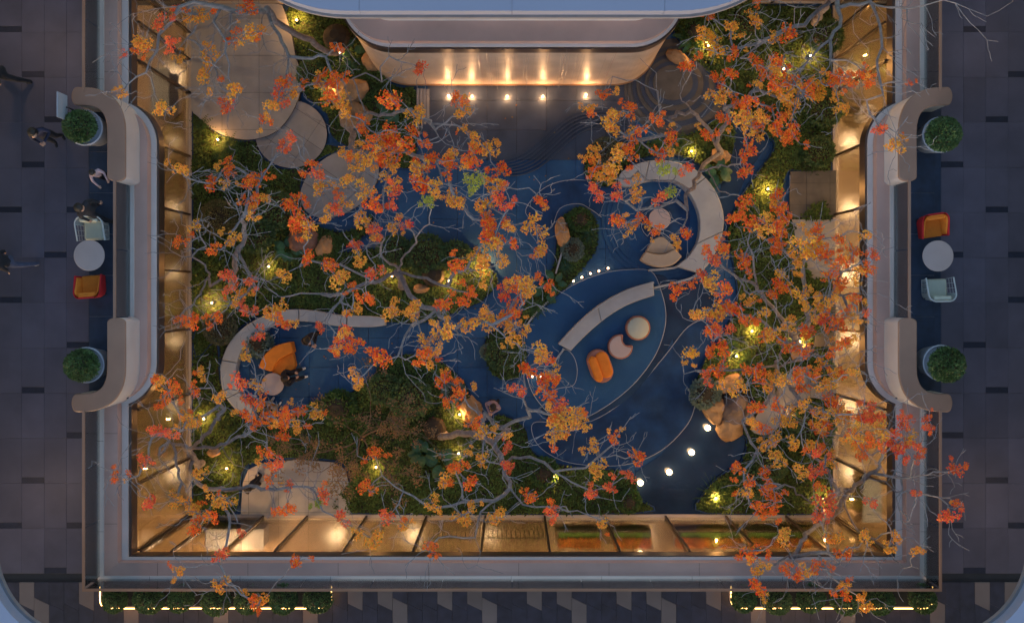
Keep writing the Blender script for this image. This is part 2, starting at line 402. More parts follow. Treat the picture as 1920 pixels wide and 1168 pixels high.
# --- stepped ledge of the gallery edge: sill, taupe ledge, lower ledge, bronze fascia
def ledge_side(side):
    t = thing('gallery_ledge', {'L': 'stepped taupe and white ledge along the left side of the opening', 'R': 'stepped taupe and white ledge along the right side of the opening', 'B': 'stepped taupe and white ledge below the garden, near the hedge planters'}[side], 'ledge', (0, 0, 4.5))
    dl = [0, .16, .52, .69, .76]; db = [0, .15, .5, .57, .6]
    zs = [(5.0, 5.32), (4.7, 5.28), (4.6, 5.0), (4.5, 4.93)]
    nm = ['sill', 'taupe_ledge', 'lower_ledge', 'bronze_fascia']; ms = ['white', 'brown', 'white', 'bronze']
    for i in range(4):
        a, b = dl[i], dl[i+1]; c, d = db[i], db[i+1]
        if i == 3: a -= .05; c -= .05
        if side in 'LR':
            poly = [(-XL+a, -YB+c), (-XL+b, -YB+d), (-XL+b, 12), (-XL+a, 12)]
            if side == 'R': poly = [(-x, y) for x, y in poly]
        else: poly = [(-XL+a, -YB+c), (XL-a, -YB+c), (XL-b, -YB+d), (-XL+b, -YB+d)]
        poly = inset(poly, .0015)
        pc = obj(nm[i], MB().prism(poly, *zs[i]), K[ms[i]], t)
        if i in (0, 1):      # open joints between the panels
            zt = zs[i][1]
            if side in 'LR':
                for q in range(7):
                    yy = -6.3+q*2.42+.2*i; x0, x1 = -XL+a+.004, -XL+b-.004
                    if side == 'R': x0, x1 = -x1, -x0
                    obj('panel_joint', MB().box(x0, yy-.004, zt-.01, x1, yy+.004, zt+.002), K['mull'], pc)
            else:
                for q in range(9):
                    xx = -9.7+q*2.42+.2*i; obj('panel_joint', MB().box(xx-.004, -YB+c+.004, zt-.01, xx+.004, -YB+d-.004, zt+.002), K['mull'], pc)
    return t
for s in 'LRB': ledge_side(s)
# --- bays: rounded overhangs left and right
BAY = {}
for sx, w in ((-1, 'left'), (1, 'right')):
    t = thing('gallery_bay', f'rounded overhanging bay with white and taupe edge on the {w} side', 'balcony', (sx*10.4, 1.1, 4.5))
    base = rrect(-12.2, -3.05, -9.58, 5.35, 1.25, 14)
    def side_poly(d, x0=-11.3):
        q = ccw(inset(base, d)); q = [(max(x, x0), y) for x, y in q]
        return [(-x, y) for x, y in q] if sx > 0 else q
    obj('bronze_fascia', MB().prism(side_poly(0), 4.5, 4.95), K['bronze'], t)
    obj('lower_ledge', MB().prism(side_poly(.05), 4.6, 5.01), K['white'], t)
    obj('taupe_ledge', MB().prism(side_poly(.19), 4.6, 5.29), K['brown'], t)
    obj('sill', MB().prism(side_poly(.54), 4.9, 5.33), K['white'], t)
    xs = [10.3, 11.3]
    for r in range(7):
        y0 = -2.75+r*1.1; y1 = y0+1.1
        if y1 > 5.0: y1 = 5.0
        o = obj('blue_stone_tile', MB().box(sx*10.27, y0+.003, 5.3, sx*11.31, y1-.003, 5.345, ch=.003), K['tileb'], t)
    BAY[sx] = t
# --- curled parapets on the bays
def parapet(sx, up):
    cl = [(217.5, 331), (217.5, 290), (217.5, 250), (216, 228), (209, 207), (196, 192), (178, 183.5), (160, 181), (143, 180.5)]
    if not up: cl = [(217.5, 1110-y-4) for x, y in []] or [(x, 936-y) for x, y in cl]
    if not up: cl = [(x, y+(0 if y < 650 else 0)) for x, y in cl]
    c = [P2(x if sx < 0 else 1920-x, y, 6.35) for x, y in spl(cl, 4, False)]
    wl = 'upper' if up else 'lower'; wside = 'left' if sx < 0 else 'right'
    lab = f'curled taupe-capped white parapet wall, {wl} one on the {wside} balcony'
    p0 = c[4]; t = thing('parapet', lab, 'parapet', (p0[0], p0[1], 5.0), 'curled parapets of the balconies')
    def bandpoly(hw):
        L, R = [], []
        n = len(c)
        for i in range(n):
            a = Vector(c[max(i-1, 0)]); b = Vector(c[min(i+1, n-1)]); d = (b-a).normalized(); q = Vector(c[i]); nn = Vector((-d.y, d.x))
            L.append(tuple(q+nn*hw)); R.append(tuple(q-nn*hw))
        d1 = (Vector(c[-1])-Vector(c[-2])).normalized(); d0 = (Vector(c[0])-Vector(c[1])).normalized()
        def capend(q, d, start, k=9, rr=None):
            ang0 = math.atan2(start[1]-q[1], start[0]-q[0]); out = []
            for i in range(1, k):
                a = ang0-PI*i/k; e = Vector((math.cos(a), math.sin(a)))*hw
                if e.dot(d) < -.01: a = ang0+PI*i/k; e = Vector((math.cos(a), math.sin(a)))*hw
                lon = e.dot(d); lat = e-d*lon
                out.append((q[0]+(lat+d*lon*.55).x, q[1]+(lat+d*lon*.55).y))
            return out
        return L+capend(Vector(c[-1]), d1, L[-1])+R[::-1]+capend(Vector(c[0]), d0, R[0])
    obj('wall', MB().prism(bandpoly(.222), 5.0, 6.27), K['white'], t)
    obj('cap', MB().prism(bandpoly(.235), 6.272, 6.35, chamfer=.02), K['cap'], t, smooth=False)
    return t
for sx in (-1, 1):
    for up in (1, 0): parapet(sx, up)
# --- glass balustrades
def balustrade(label, x0, y0, x1, y1, n):
    t = thing('glass_balustrade', label, 'balustrade', ((x0+x1)/2, (y0+y1)/2, ZF), 'glass balustrades of the gallery')
    d = Vector((x1-x0, y1-y0)); L = d.length; d.normalize(); nn = Vector((-d.y, d.x))*.008
    for i in range(n):
        a = Vector((x0, y0))+d*(L*i/n+.01); b = Vector((x0, y0))+d*(L*(i+1)/n-.01)
        obj('glass_pane', MB().prism([tuple(a+nn), tuple(b+nn), tuple(b-nn), tuple(a-nn)], ZF+.03, 6.33), K['rail'], t)
    q = Vector((-d.y, d.x))*.032
    a, b = Vector((x0, y0))-d*.03, Vector((x1, y1))+d*.03
    obj('handrail', MB().prism([tuple(a+q), tuple(b+q), tuple(b-q), tuple(a-q)], 6.325, 6.37), K['cap'], t)
BX, BY = 11.03, 7.56
balustrade('long glass balustrade with bronze rail along the hedge planters', -BX, -BY, BX, -BY, 12)
for sx, w in ((-1, 'left'), (1, 'right')):
    balustrade(f'glass balustrade at the lower {w} corner of the gallery', sx*BX, -BY+.06, sx*BX, -2.95, 3)
    balustrade(f'glass balustrade at the upper {w} corner of the gallery', sx*BX, 5.3, sx*BX, 9.0, 2)
    balustrade(f'short glass balustrade between the two parapets on the {w} balcony', sx*10.23, -.55, sx*10.23, 2.95, 2)
# --- glass walls of the ground floor
def glass_wall(label, pts, ax):
    """pts: positions of the mullions along the wall; ax = (kind, constant)"""
    k, c = ax
    t = thing('glass_wall', label, 'glass wall', ((c, pts[0], 0) if k == 'x' else (pts[0], c, 0)))
    def bx(mb, a0, a1, w0, w1, z0, z1):
        if k == 'x': mb.box(c+w0, a0, z0, c+w1, a1, z1)
        else: mb.box(a0, c+w0, z0, a1, c+w1, z1)
        return mb
    for i in range(len(pts)-1):
        obj('glass_pane', bx(MB(), pts[i]+.032, pts[i+1]-.032, -.012, .012, .08, 4.46), K['glass'], t)
    for p in pts: obj('mullion', bx(MB(), p-.03, p+.03, -.07, .07, .08, 4.5), K['mull'], t)
    obj('sill', bx(MB(), pts[0], pts[-1], -.08, .10, -.01, .078), K['sill'], t)
    return t
ys = [-7.0]+[P(357, y, 0).y for y in (970, 858, 738, 617, 510, 403, 294, 175, 113, 62)][1:]+[9.3]
glass_wall('floor-high glass wall of the lit rooms on the left side', ys, ('x', -10.34))
glass_wall('floor-high glass wall of the lit rooms on the right side', ys, ('x', 10.34))
xs = [-10.24]+[P(x, 967, 0).x for x in (410, 495, 577, 688, 800, 910, 1021, 1134, 1247, 1360, 1472)]+[10.24]
glass_wall('floor-high glass wall of the lit rooms below the garden', xs, ('y', -7.08))
glass_wall('floor-high glass wall at the upper left corner', [-10.2, -8.3, -6.5, -4.8], ('y', 9.42))
glass_wall('floor-high glass wall at the upper right corner', [4.8, 6.5, 8.3, 10.2], ('y', 9.42))
# --- rooms behind the glass
rm = struct('interior_floor', MB().box(-15, -12, -.04, 15, 14, -.036), K['ground'])
def roomfloor(x0, y0, x1, y1, st=1.2):
    nx_, ny_ = max(1, round((x1-x0)/st)), max(1, round((y1-y0)/st))
    for i in range(nx_):
        for j in range(ny_):
            a, b = x0+(x1-x0)*i/nx_, x0+(x1-x0)*(i+1)/nx_; c, d = y0+(y1-y0)*j/ny_, y0+(y1-y0)*(j+1)/ny_
            obj('floor_tile', MB().box(a+.003, c+.003, -.03, b-.003, d-.003, .005), K['room'], rm)
roomfloor(-14.6, -11.0, -10.44, 9.3, 1.6); roomfloor(10.44, -11.0, 14.6, 9.3, 1.6); roomfloor(-10.44, -11.0, 10.44, -7.2, 1.6)
roomfloor(-14.6, 9.5, -4.7, 12.5, 1.6); roomfloor(4.7, 9.5, 14.6, 12.5, 1.6)
iw = MB(); iw.box(-14.9, -11.3, 0, -14.7, 12.7, 4.54); iw.box(14.7, -11.3, 0, 14.9, 12.7, 4.54); iw.box(-14.7, -11.3, 0, 14.7, -11.1, 4.54); iw.box(-14.7, 12.5, 0, 14.7, 12.7, 4.54)
struct('interior_wall', iw, K['roomw'])
struct('upper_gallery_floor', MB().box(-11.0, 9.5, 4.55, 11.0, 20, 5.25), K['white'])
# --- waterfall block in the middle of the top side
t = thing('waterfall_wall', 'warm lit rounded marble wall with water running down, top middle', 'wall', (0, 7.5, 0))
O = rrect(-4.65, 6.75, 4.65, 15, 1.4, 16)
O = [(x, min(y, 12.4)) for x, y in O]
obj('marble_face', MB().prism(O, .16, 4.52), K['wallstone'], t)
obj('gold_trim', MB().prism(inset(O, -.04), .10, .158), K['gold'], t)
obj('plinth', MB().prism(inset(O, .22), -.02, .098), K['bluedark'], t)
obj('bronze_fascia', MB().prism(inset(O, -.06), 4.525, 4.97), K['bronze'], t)
obj('lower_ledge', MB().prism(inset(O, -.01), 4.972, 5.02), K['white'], t)
obj('taupe_ledge', MB().prism(inset(O, .07), 5.022, 5.29), K['brown'], t)
obj('parapet_rim', MB().prism(inset(O, .62), 5.292, 5.6), K['white'], t)
# joints in the marble
for x in (-2.7, -.9, 1.05, 2.9): obj('joint', MB().box(x-.006, 6.744, .17, x+.006, 6.752, 4.5), K['brown'], t)
wc = MB()
for i in range(55):
    x = random.gauss(.15, 1.15); y = 6.62+random.uniform(-.05, .05); zt = random.uniform(4.2, 5.0); zb = random.uniform(0.0, 1.5)
    wc.tube([(x, y, zt), (x+random.uniform(-.01, .01), y, zb)], random.uniform(.0015, .003), 4)
w = obj('falling_water', wc, K['streak'], None); tag(w, 'thin strands of water falling before the marble wall', 'waterfall', kind='stuff')
# --- upper canopy: the white roof edge of the next storey
ZK = 8.9      # canopy edge; opening traced at its own height
kz = (ZC-ZK)/FPX; hw = 968*kz; yb = -639*kz; r = 168*kz
arc = lambda cx, cy, rr, a0, a1, n=18: [(cx+rr*math.cos(a0+(a1-a0)*i/n), cy+rr*math.sin(a0+(a1-a0)*i/n)) for i in range(n+1)]
open_ = [(-hw, 9.4)]+arc(-hw+r, yb+r, r, PI, 1.5*PI)+arc(hw-r, yb+r, r, 1.5*PI, 2*PI)+[(hw, 9.4)]
pw, py, pr = 582*kz, 522*kz, 272*kz
prot = [(pw, 9.4)]+arc(pw-pr, py+pr, pr, 0, -PI/2)+arc(-pw+pr, py+pr, pr, 1.5*PI, PI)+[(-pw, 9.4)]
def canopy_polys(d):
    hwd, ybd, pyd = hw+d, yb-d, py+d
    rr = r+d; prr = pr-d
    left = [(-20, -14), (0, -14), (0, ybd)]+arc(-hwd+rr, ybd+rr, rr, 1.5*PI, PI)+[(-hwd, 9.4+d), (-20, 9.4+d)]
    right = [(-x, y) for x, y in left]
    P_ = [(pw-d, 9.4+d)]+arc(pw-d-prr, pyd+prr, prr, 0, -PI/2)+arc(-pw+d+prr, pyd+prr, prr, 1.5*PI, PI)+[(-pw+d, 9.4+d)]
    top = P_+[(-20, 9.4+d), (-20, 16), (20, 16), (20, 9.4+d)]
    return left, right, top
tc = thing('upper_canopy', 'pale blue-white rounded roof canopy of the storey above', 'roof', (0, 9, ZK))
A = canopy_polys(0); B = canopy_polys(.06)
for i, nm in enumerate(('roof_panel', 'roof_panel', 'roof_panel')):
    if i == 2:   # the top canopy is made of separate panels
        cuts = [-20, -3.5, 0.0, 3.5, 20]
        poly = ccw(B[2])
        def clip(poly, x, keep_less):
            out = []
            for a, b in zip(poly, poly[1:]+poly[:1]):
                ia = a[0] <= x if keep_less else a[0] >= x; ib = b[0] <= x if keep_less else b[0] >= x
                if ia: out.append(a)
                if ia != ib: tt = (x-a[0])/(b[0]-a[0]); out.append((x, a[1]+tt*(b[1]-a[1])))
            return out
        for x0, x1 in zip(cuts, cuts[1:]):
            q = clip(clip(poly, x1-.004, True), x0+.004, False)
            obj('roof_panel', MB().prism(q, ZK, ZK+.32), K['canopy'], tc)
    else: obj('roof_panel', MB().prism(B[i], ZK, ZK+.32), K['canopy'], tc)
    obj('roof_edge', MB().prism(A[i], ZK-.12, ZK-.002), K['canopyedge'], tc)
# ================================================================== courtyard features
def disc_paving(label, name, poly, z0, z1, m, joints, th=0.0):
    """a raised paved shape cut into slabs by straight joints (list of (nx, ny, c))"""
    t = thing(name, label, 'paving', (sum(p[0] for p in poly)/len(poly), sum(p[1] for p in poly)/len(poly), 0))
    t['kind'] = 'structure'; del t['category']
    pieces = [ccw(poly)]
    for nx_, ny_, c in joints:
        new = []
        for q in pieces:
            for s in (1, -1):
                out = []
                for a, b in zip(q, q[1:]+q[:1]):
                    da = s*(a[0]*nx_+a[1]*ny_-c)-.005; db = s*(b[0]*nx_+b[1]*ny_-c)-.005
                    if da >= 0: out.append(a)
                    if (da >= 0) != (db >= 0): k = da/(da-db); out.append((a[0]+k*(b[0]-a[0]), a[1]+k*(b[1]-a[1])))
                if len(out) > 2 and abs(area2(out)) > .01: new.append(out)
        pieces = new
    obj('bed_layer', MB().prism(poly, z0, z1-.012), K['ground'], t)
    for q in pieces: obj('paving_slab', MB().prism(q, z1-.05, z1), m, t)
    return t
def grid(x0, x1, sx, y0, y1, sy):
    j = []; x = x0
    while x < x1: j.append((1, 0, x)); x += sx
    y = y0
    while y < y1: j.append((0, 1, y)); y += sy
    return j
pl = [P2(x, y, .2) for x, y in spl([(357,60),(357,192),(375,222),(407,248),(445,261),(482,261),(520,246),(548,212),(564,172),(566,140),(555,108),(545,60),(520,0),(450,-12),(380,-12)], 4)]
pl = [(max(x, -10.2), min(y, 9.28)) for x, y in pl]
disc_paving('large round tan stone terrace at the upper left', 'round_terrace', pl, -.02, .26, K['tan'], grid(-10.4, -6, 1.18, 4.1, 9.5, 1.18))
disc_paving('middle grey stone disc on the lawn', 'stepping_disc', [P2(x, y, .16) for x, y in circ(546, 252, 67, 64, 63)], -.02, .17, K['greystone'], [(.55, .83, -7.08*.55+5.2*.83+d) for d in (-.55, .1, .75)]+[(.83, -.55, -7.08*.83-5.2*.55+d) for d in (-.35, .6)])
disc_paving('lower grey stone disc beside the blue path', 'stepping_disc', [P2(x, y, .12) for x, y in circ(637, 344, 82, 64, 54, -.62)], -.02, .135, K['greystone'], [(.55, .83, -5.4*.55+3.4*.83+d) for d in (-.5, .2, .85)]+[(.83, -.55, -5.4*.83-3.4*.55+d) for d in (-.1, .9)])
pl = [P2(x, y, .1) for x, y in [(452,966),(456,905),(466,880),(490,868),(560,861),(625,866),(648,880),(656,910),(656,966)]]
pl = [(x, max(y, -6.99)) for x, y in pl]
disc_paving('tan stone terrace at the lower left by the glass', 'stone_terrace', pl, -.02, .15, K['tan'], grid(-8.4, -5, .95, -6.9, -5, 1.0))
disc_paving('dark paved landing on the right side', 'dark_landing', [P2(x, y, .1) for x, y in [(1482,322),(1567,320),(1567,408),(1480,408)]], -.02, .13, K['darkpave'], grid(9.4, 10.6, .75, 2.9, 4.2, .7))
disc_paving('tan path slab winding through the right bed', 'stone_path', [P2(x, y, .1) for x, y in spl([(1466,702),(1520,688),(1562,722),(1562,752),(1515,745),(1482,770),(1445,812),(1408,806),(1425,765)], 4)], -.02, .2, K['tan'], [(1, 0, 8.6), (1, 0, 9.5)])
disc_paving('tan slab below the dark landing on the right', 'stone_path', [P2(x, y, .1) for x, y in [(1484,412),(1564,412),(1564,520),(1520,525),(1495,470)]], -.02, .16, K['tan'], [(0, 1, 1.5)])
disc_paving('brown soil-coloured slab at the right glass', 'stone_path', [P2(x, y, .1) for x, y in [(1535,560),(1566,560),(1566,650),(1525,650)]], -.02, .16, K['darkpave'], [(0, 1, -.9)])
# --- sheets of the blue sitting area
def sheet(name, px, z0, z1, m, zr=None, smooth_n=5, rim=True, parent=None, joints=()):
    poly = [P2(x, y, z1) for x, y in (spl(px, smooth_n) if smooth_n else px)]
    o = struct(name, MB().prism(poly, z0, z1), m)
    if rim:
        kb = MB(); bb = ccw(poly); bi = inset(poly, .022); n = len(bb)
        for i in range(n):
            j = (i+1) % n
            kb.add([(*bb[i], z1+.003), (*bb[j], z1+.003), (*bi[j], z1+.003), (*bi[i], z1+.003)], [(0, 1, 2, 3)])
        obj('rim_line', kb, K['rim'], o)
    return o
sheet('outer_terrace', [(1000,792),(1050,792),(1110,788),(1180,742),(1245,668),(1290,612),(1330,600),(1345,640),(1316,700),(1306,750),(1290,795),(1240,845),(1170,872),(1080,870),(1030,852),(1002,825)], -.02, .03, K['bluedark'])
sheet('water_channel', [(1010,750),(1050,800),(1110,785),(1180,745),(1240,672),(1266,620),(1268,570),(1256,530),(1236,515),(1180,520),(1100,560),(1030,640)], -.02, .045, K['water'], rim=False)
plat = sheet('sitting_platform', [(985,614),(1010,582),(1040,557),(1080,531),(1130,512),(1180,505),(1222,509),(1240,545),(1249,585),(1245,625),(1226,672),(1187,722),(1137,762),(1088,786),(1040,782),(1008,752),(990,715),(984,660)], -.02, .12, K['blueplat'])
sheet('sitting_platform', [(1005,690),(1035,684),(1058,655),(1076,668),(1083,695),(1076,722),(1050,728),(1015,735)], .1, .135, K['blue'])
for k, (r_, z) in enumerate(((112, .03), (103, .06), (95, .09))):
    sheet('round_step', circ(1240, 412, r_, 72), -.02, z, K['blue'], smooth_n=0, rim=False)
sheet('pit_floor', circ(1243, 412, 78, 72), .0, .094, K['blueplat'], smooth_n=0, rim=False)
sheet('pit_floor', circ(1246, 412, 48, 60), .0, .099, K['bluedark'], smooth_n=0, rim=False)
sheet('upper_walk', [(985,400),(1010,360),(1050,340),(1100,338),(1150,350),(1190,375),(1188,405),(1150,420),(1110,395),(1085,383),(1050,392),(1030,430)], -.02, .022, K['bluedark'], rim=True)
sheet('pool_water', [(1192,885),(1240,852),(1290,798),(1315,745),(1345,775),(1398,805),(1402,868),(1345,900),(1325,930),(1328,962),(1190,962)], -.02, .024, K['water'], smooth_n=0, rim=False)
sheet('pool_water', [(1368,250),(1415,230),(1440,262),(1400,330),(1370,400),(1352,440),(1352,345)], -.02, .012, K['water'], smooth_n=4, rim=False)
sheet('pool_water', [(1235,540),(1300,525),(1340,545),(1345,590),(1270,650),(1258,600)], -.02, .012, K['water'], smooth_n=4, rim=False)
# --- dark round steps at the upper right of the waterfall
rs = struct('round_stone_steps', MB().prism([P2(x, y) for x, y in circ(1270, 165, 100, 60, 92)], -.02, .02), K['darkpave'])
for k in range(1, 8):
    obj('step_ring', MB().prism([P2(x, y) for x, y in circ(1270-k*1.5, 165-k, 100-k*9, 60, 92-k*8.5)], .0, .02+.028*k), K['darkpave'] if k % 2 else K['grey'], rs)
# --- carved wave ribs and side steps of the waterfall plaza
wave = spl([(1150,205),(1105,206),(1068,216),(1040,236),(1012,262),(985,284),(955,297),(925,300)], 5, False)
wr = struct('wave_steps', MB().prism([P2(x, y) for x, y in [(1150,203),(1105,204),(1066,214),(1038,234),(1010,260),(984,282),(955,295),(925,298),(925,303),(958,301),(988,289),(1016,266),(1044,240),(1070,220),(1106,210),(1150,209)]], -.01, .018), K['grey'])
for k in range(7):
    pts = [(x+k*5.5*.75, y+k*5.5*.9) for x, y in wave]
    a = [P2(x, y) for x, y in pts]; b = [P2(x+1.3, y+1.8) for x, y in pts]
    obj('carved_rib', MB().band(a, b, 0, .035+.006*k), K['grey'], wr)
st = struct('plaza_steps', MB().box(*P2(781, 168), -.02, *P2(806, 250), .02), K['grey'])
for k in range(4): obj('step', MB().box(*P2(782+k*6, 168), -.01, *P2(787+k*6, 250-k*8), .16-.035*k), K['greystone'], st)
# --- benches
def bench_poly(name, label, outer, inner, h, m='cream', back=None, ndiv=0, loc=None):
    a = [P2(x, y, h) for x, y in spl(outer, 5, False)]; b = [P2(x, y, h) for x, y in spl(inner, 5, False)]
    n = len(a); t = thing(name, label, 'bench', (*a[n//2], 0))
    def at(L, u): 
        k = min(int(u*(len(L)-1)), len(L)-2); f = u*(len(L)-1)-k
        return (L[k][0]+(L[k+1][0]-L[k][0])*f, L[k][1]+(L[k+1][1]-L[k][1])*f)
    nd = max(1, ndiv)
    for i in range(nd):
        us = [i/nd+(1/nd)*(j/8) for j in range(9)]; us[0] += .0012; us[-1] -= .0012
        obj('seat', MB().prism([at(a, u) for u in us]+[at(b, u) for u in us][::-1], .02, h, chamfer=.02), K[m], t)
    if back:
        c = [P2(x, y, h) for x, y in spl(back, 5, False)]
        obj('backrest', MB().band(a, c, .02, h+.14), K[m], t)
    return t
outer = [(1160,336),(1166,322),(1190,309),(1228,300),(1267,304),(1307,320),(1336,349),(1354,388),(1357,424),(1347,463),(1326,499),(1310,512)]
inner = [(1163,347),(1176,350),(1196,346),(1214,340),(1247,337),(1277,348),(1299,373),(1312,408),(1310,448),(1294,478),(1280,490),(1268,499)]
bench_poly('curved_bench', 'large C-shaped cream stone bench around the round pit', outer, inner, .48, ndiv=4)
outer = [(1047,645),(1070,619),(1104,587),(1138,563),(1179,542),(1225,528)]
inner = [(1070,658),(1087,640),(1111,617),(1145,590),(1183,569),(1227,554)]
back = [(1050.5,647),(1072.5,621.5),(1106,589.7),(1139.5,566),(1180,545.2),(1225.5,531.5)]
bench_poly('curved_bench', 'arched cream stone bench with thin back on the blue platform', outer, inner, .55, back=back, ndiv=2)
outer = [(722,596),(700,593),(670,592),(630,590),(600,584),(560,580),(525,583),(490,594),(455,615),(430,642),(416,675),(413,705),(418,735),(432,757),(450,775),(470,788)]
inner = [(722,610),(700,613),(670,613),(630,611),(600,606),(560,602),(530,606),(500,616),(474,632),(453,655),(444,680),(441,703),(444,725),(454,743),(468,757),(485,768)]
bench_poly('curved_bench', 'long sweeping cream bench curling round the orange sofa', outer, inner, .46, ndiv=6)
def strip(label, px, w, h, m):
    q = spl(px, 5, False); n = len(q); L, R = [], []
    for i in range(n):
        d = Vector(q[min(i+1, n-1)])-Vector(q[max(i-1, 0)]); d.normalize(); nn = Vector((-d.y, d.x))*w/2
        L.append(P2(q[i][0]+nn.x, q[i][1]+nn.y, h)); R.append(P2(q[i][0]-nn.x, q[i][1]-nn.y, h))
    o = obj('kerb_wall', MB().band(L, R, .0, h), K[m]); tag(o, label, 'kerb')
strip('white hooked kerb at the tail of the C-shaped bench', [(1217,507),(1265,502),(1289,491),(1306,493),(1311,506),(1302,519),(1268,530),(1227,540)], 4, .3, 'cream')
strip('thin white kerb at the lower end of the arched bench', [(1058,654),(1046,670),(1035,685)], 3.2, .25, 'cream')
strip('thin white kerb along the leafy island', [(986,612),(1010,581),(1040,556)], 3.2, .25, 'cream')
strip('thin pale post-like kerb inside the leafy island', [(1042,513),(1049,490),(1055,470)], 3.0, .3, 'cream')
# --- sofas
def fan_sofa(label, outer, inner, front, fabric, group=None):
    a = spl(outer, 5, False); b = spl(inner, 5, False); f = spl(front, 4, False)
    c = [P2(x, y, .3) for x, y in a+f]; t = thing('fan_sofa', label, 'sofa', (sum(q[0] for q in c)/len(c), sum(q[1] for q in c)/len(c), 0), group)
    z = .66
    obj('backrest', MB().prism([P2(x, y, z) for x, y in a]+[P2(x, y, z) for x, y in b][::-1], .1, z), K[fabric], t, bevel=.09, seg=4)
    obj('seat', MB().prism([P2(x, y, .42) for x, y in b]+[P2(x, y, .42) for x, y in f][::-1], .1, .42), K[fabric], t, bevel=.07, seg=4)
    obj('base', MB().prism(inset([P2(x, y, .1) for x, y in a]+[P2(x, y, .1) for x, y in f][::-1], .06), .02, .1), K['dark'], t)
fan_sofa('orange fan-shaped sofa inside the sweeping bench', [(484,689),(493,669),(509,653),(526,645),(545,641)], [(509,697),(516,682),(528,671),(549,661)], [(512,699),(534,706),(546,700),(554,685)], 'orange')
fan_sofa('cream fan-shaped sofa inside the round pit', [(1202,487),(1217,496),(1241,501),(1263,496),(1279,481)], [(1211,472),(1230,476.5),(1248,475.5),(1266,466)], [(1222,453),(1231,446),(1244,445),(1257,456)], 'creamf')
def round_table_low(label, px, py, rpx, h=.5):
    x, y = P2(px, py, h); r_ = M(rpx, h); t = thing('round_table', label, 'table', (x, y, .09))
    obj('table_top', MB().lathe([(r_-.02, h-.045), (r_, h-.03), (r_, h-.012), (r_-.012, h)], (x, y, 0), 48), K['tabletop'], t)
    obj('stem', MB().lathe([(.05, .1), (.04, h-.046)], (x, y, 0), 16), K['dark'], t)
    obj('base', MB().lathe([(.24, .09), (.24, .105), (.06, .12)], (x, y, 0), 32), K['dark'], t)
round_table_low('round white table beside the orange fan sofa', 511, 720, 21)
round_table_low('round white table in the middle of the round pit', 1237, 411, 20.5)
# pill-shaped love seat, moon table, round ottoman
def capsule(cx, cy, L, Wd, ang, n=12):
    r_ = Wd/2; h = L/2-r_; out = []
    for s, a0 in ((1, -PI/2), (-1, PI/2)):
        for i in range(n+1):
            a = a0+PI*i/n; out.append((s*h+r_*math.cos(a), r_*math.sin(a)))
    return [(cx+x*math.cos(ang)-y*math.sin(ang), cy+x*math.sin(ang)+y*math.cos(ang)) for x, y in out]
x, y = P2(1125, 686, .4); ang = math.atan2(-180, 65); t = thing('love_seat', 'small pill-shaped orange love seat with rose shell on the platform', 'sofa', (x, y, .12))
obj('shell', MB().prism(capsule(x, y, 1.08, .72, ang), .16, .50), K['rose'], t, bevel=.05, seg=3)
nx_, ny_ = math.sin(ang), -math.cos(ang)    # towards the left side
sgn = -1 if nx_ > 0 else 1
bx_, by_ = x+sgn*nx_*.17-math.cos(ang)*-.03, y+sgn*ny_*.17-math.sin(ang)*-.03
obj('backrest', MB().prism(capsule(bx_, by_, .84, .26, ang), .3, .72), K['orange'], t, bevel=.08, seg=4)
obj('seat', MB().prism(capsule(x-sgn*nx_*.12+math.cos(ang)*.0, y-sgn*ny_*.12, .86, .42, ang), .3, .56), K['orange'], t, bevel=.07, seg=4)
x, y = P2(1196, 615, .4); r_ = M(23, .4); t = thing('round_ottoman', 'round ottoman with pale cushion top and wooden rim', 'ottoman', (x, y, .12))
obj('drum', MB().lathe([(r_-.04, .12), (r_, .2), (r_, .44), (r_-.03, .47)], (x, y, 0), 48), K['rose'], t, smooth=True)
obj('cushion', MB().lathe([(r_-.05, .45), (r_-.05, .49), (r_-.08, .52), (.02, .53)], (x, y, 0), 48), K['pale'], t, smooth=True)
x, y = P2(1163, 650, .4); r_ = M(23, .4); t = thing('moon_table', 'moon-shaped white table with rose rim between love seat and ottoman', 'table', (x, y, .12))
def moon(rr, cut):
    out = []; n = 56; bx, by, br = .78*r_*1.25*math.cos(.72), .78*r_*1.25*math.sin(.72), .58*r_+cut
    for i in range(n):
        a = 2*PI*i/n; px_, py_ = rr*math.cos(a), rr*math.sin(a); dx, dy = px_-bx, py_-by; dd = math.hypot(dx, dy)
        if dd < br:
            k = math.hypot(px_, py_); s = 1.0
            while s > 0 and math.hypot(px_*s-bx, py_*s-by) < br: s -= .01
            px_, py_ = px_*s, py_*s
        out.append((x+px_, y+py_))
    return out
obj('body', MB().prism(moon(r_, 0), .13, .47), K['rose'], t, bevel=.02)
obj('table_top', MB().prism(moon(r_-.045, .045), .3, .485), K['tabletop'], t, bevel=.01)
# --- rocks
def rock(label, px, py, rx, ry, h, m, rot=0, seed=0):
    bm = bmesh.new(); bmesh.ops.create_icosphere(bm, subdivisions=3, radius=1)
    x, y = P2(px, py, h*.5); ax, ay = M(rx, h*.5), M(ry, h*.5); sd = Vector((seed*3.7, seed*1.3, 5.1))
    for v in bm.verts:
        n = v.co.copy(); k = 1+.35*mnoise.noise(n*1.1+sd)+.12*mnoise.noise(n*3+sd)
        p = Vector((round(n.x*k*2.6)/2.6*.35+n.x*k*.65, n.y*k, n.z*k))
        xx, yy = p.x*ax, p.y*ay; v.co = (xx*math.cos(rot)-yy*math.sin(rot), xx*math.sin(rot)+yy*math.cos(rot), max(-.1, p.z)*h)
    me = bpy.data.meshes.new('boulder'); bm.to_mesh(me); bm.free(); me.materials.append(K[m])
    o = inst('boulder', me, (x, y, .08)); tag(o, label, 'rock', 'garden boulders')
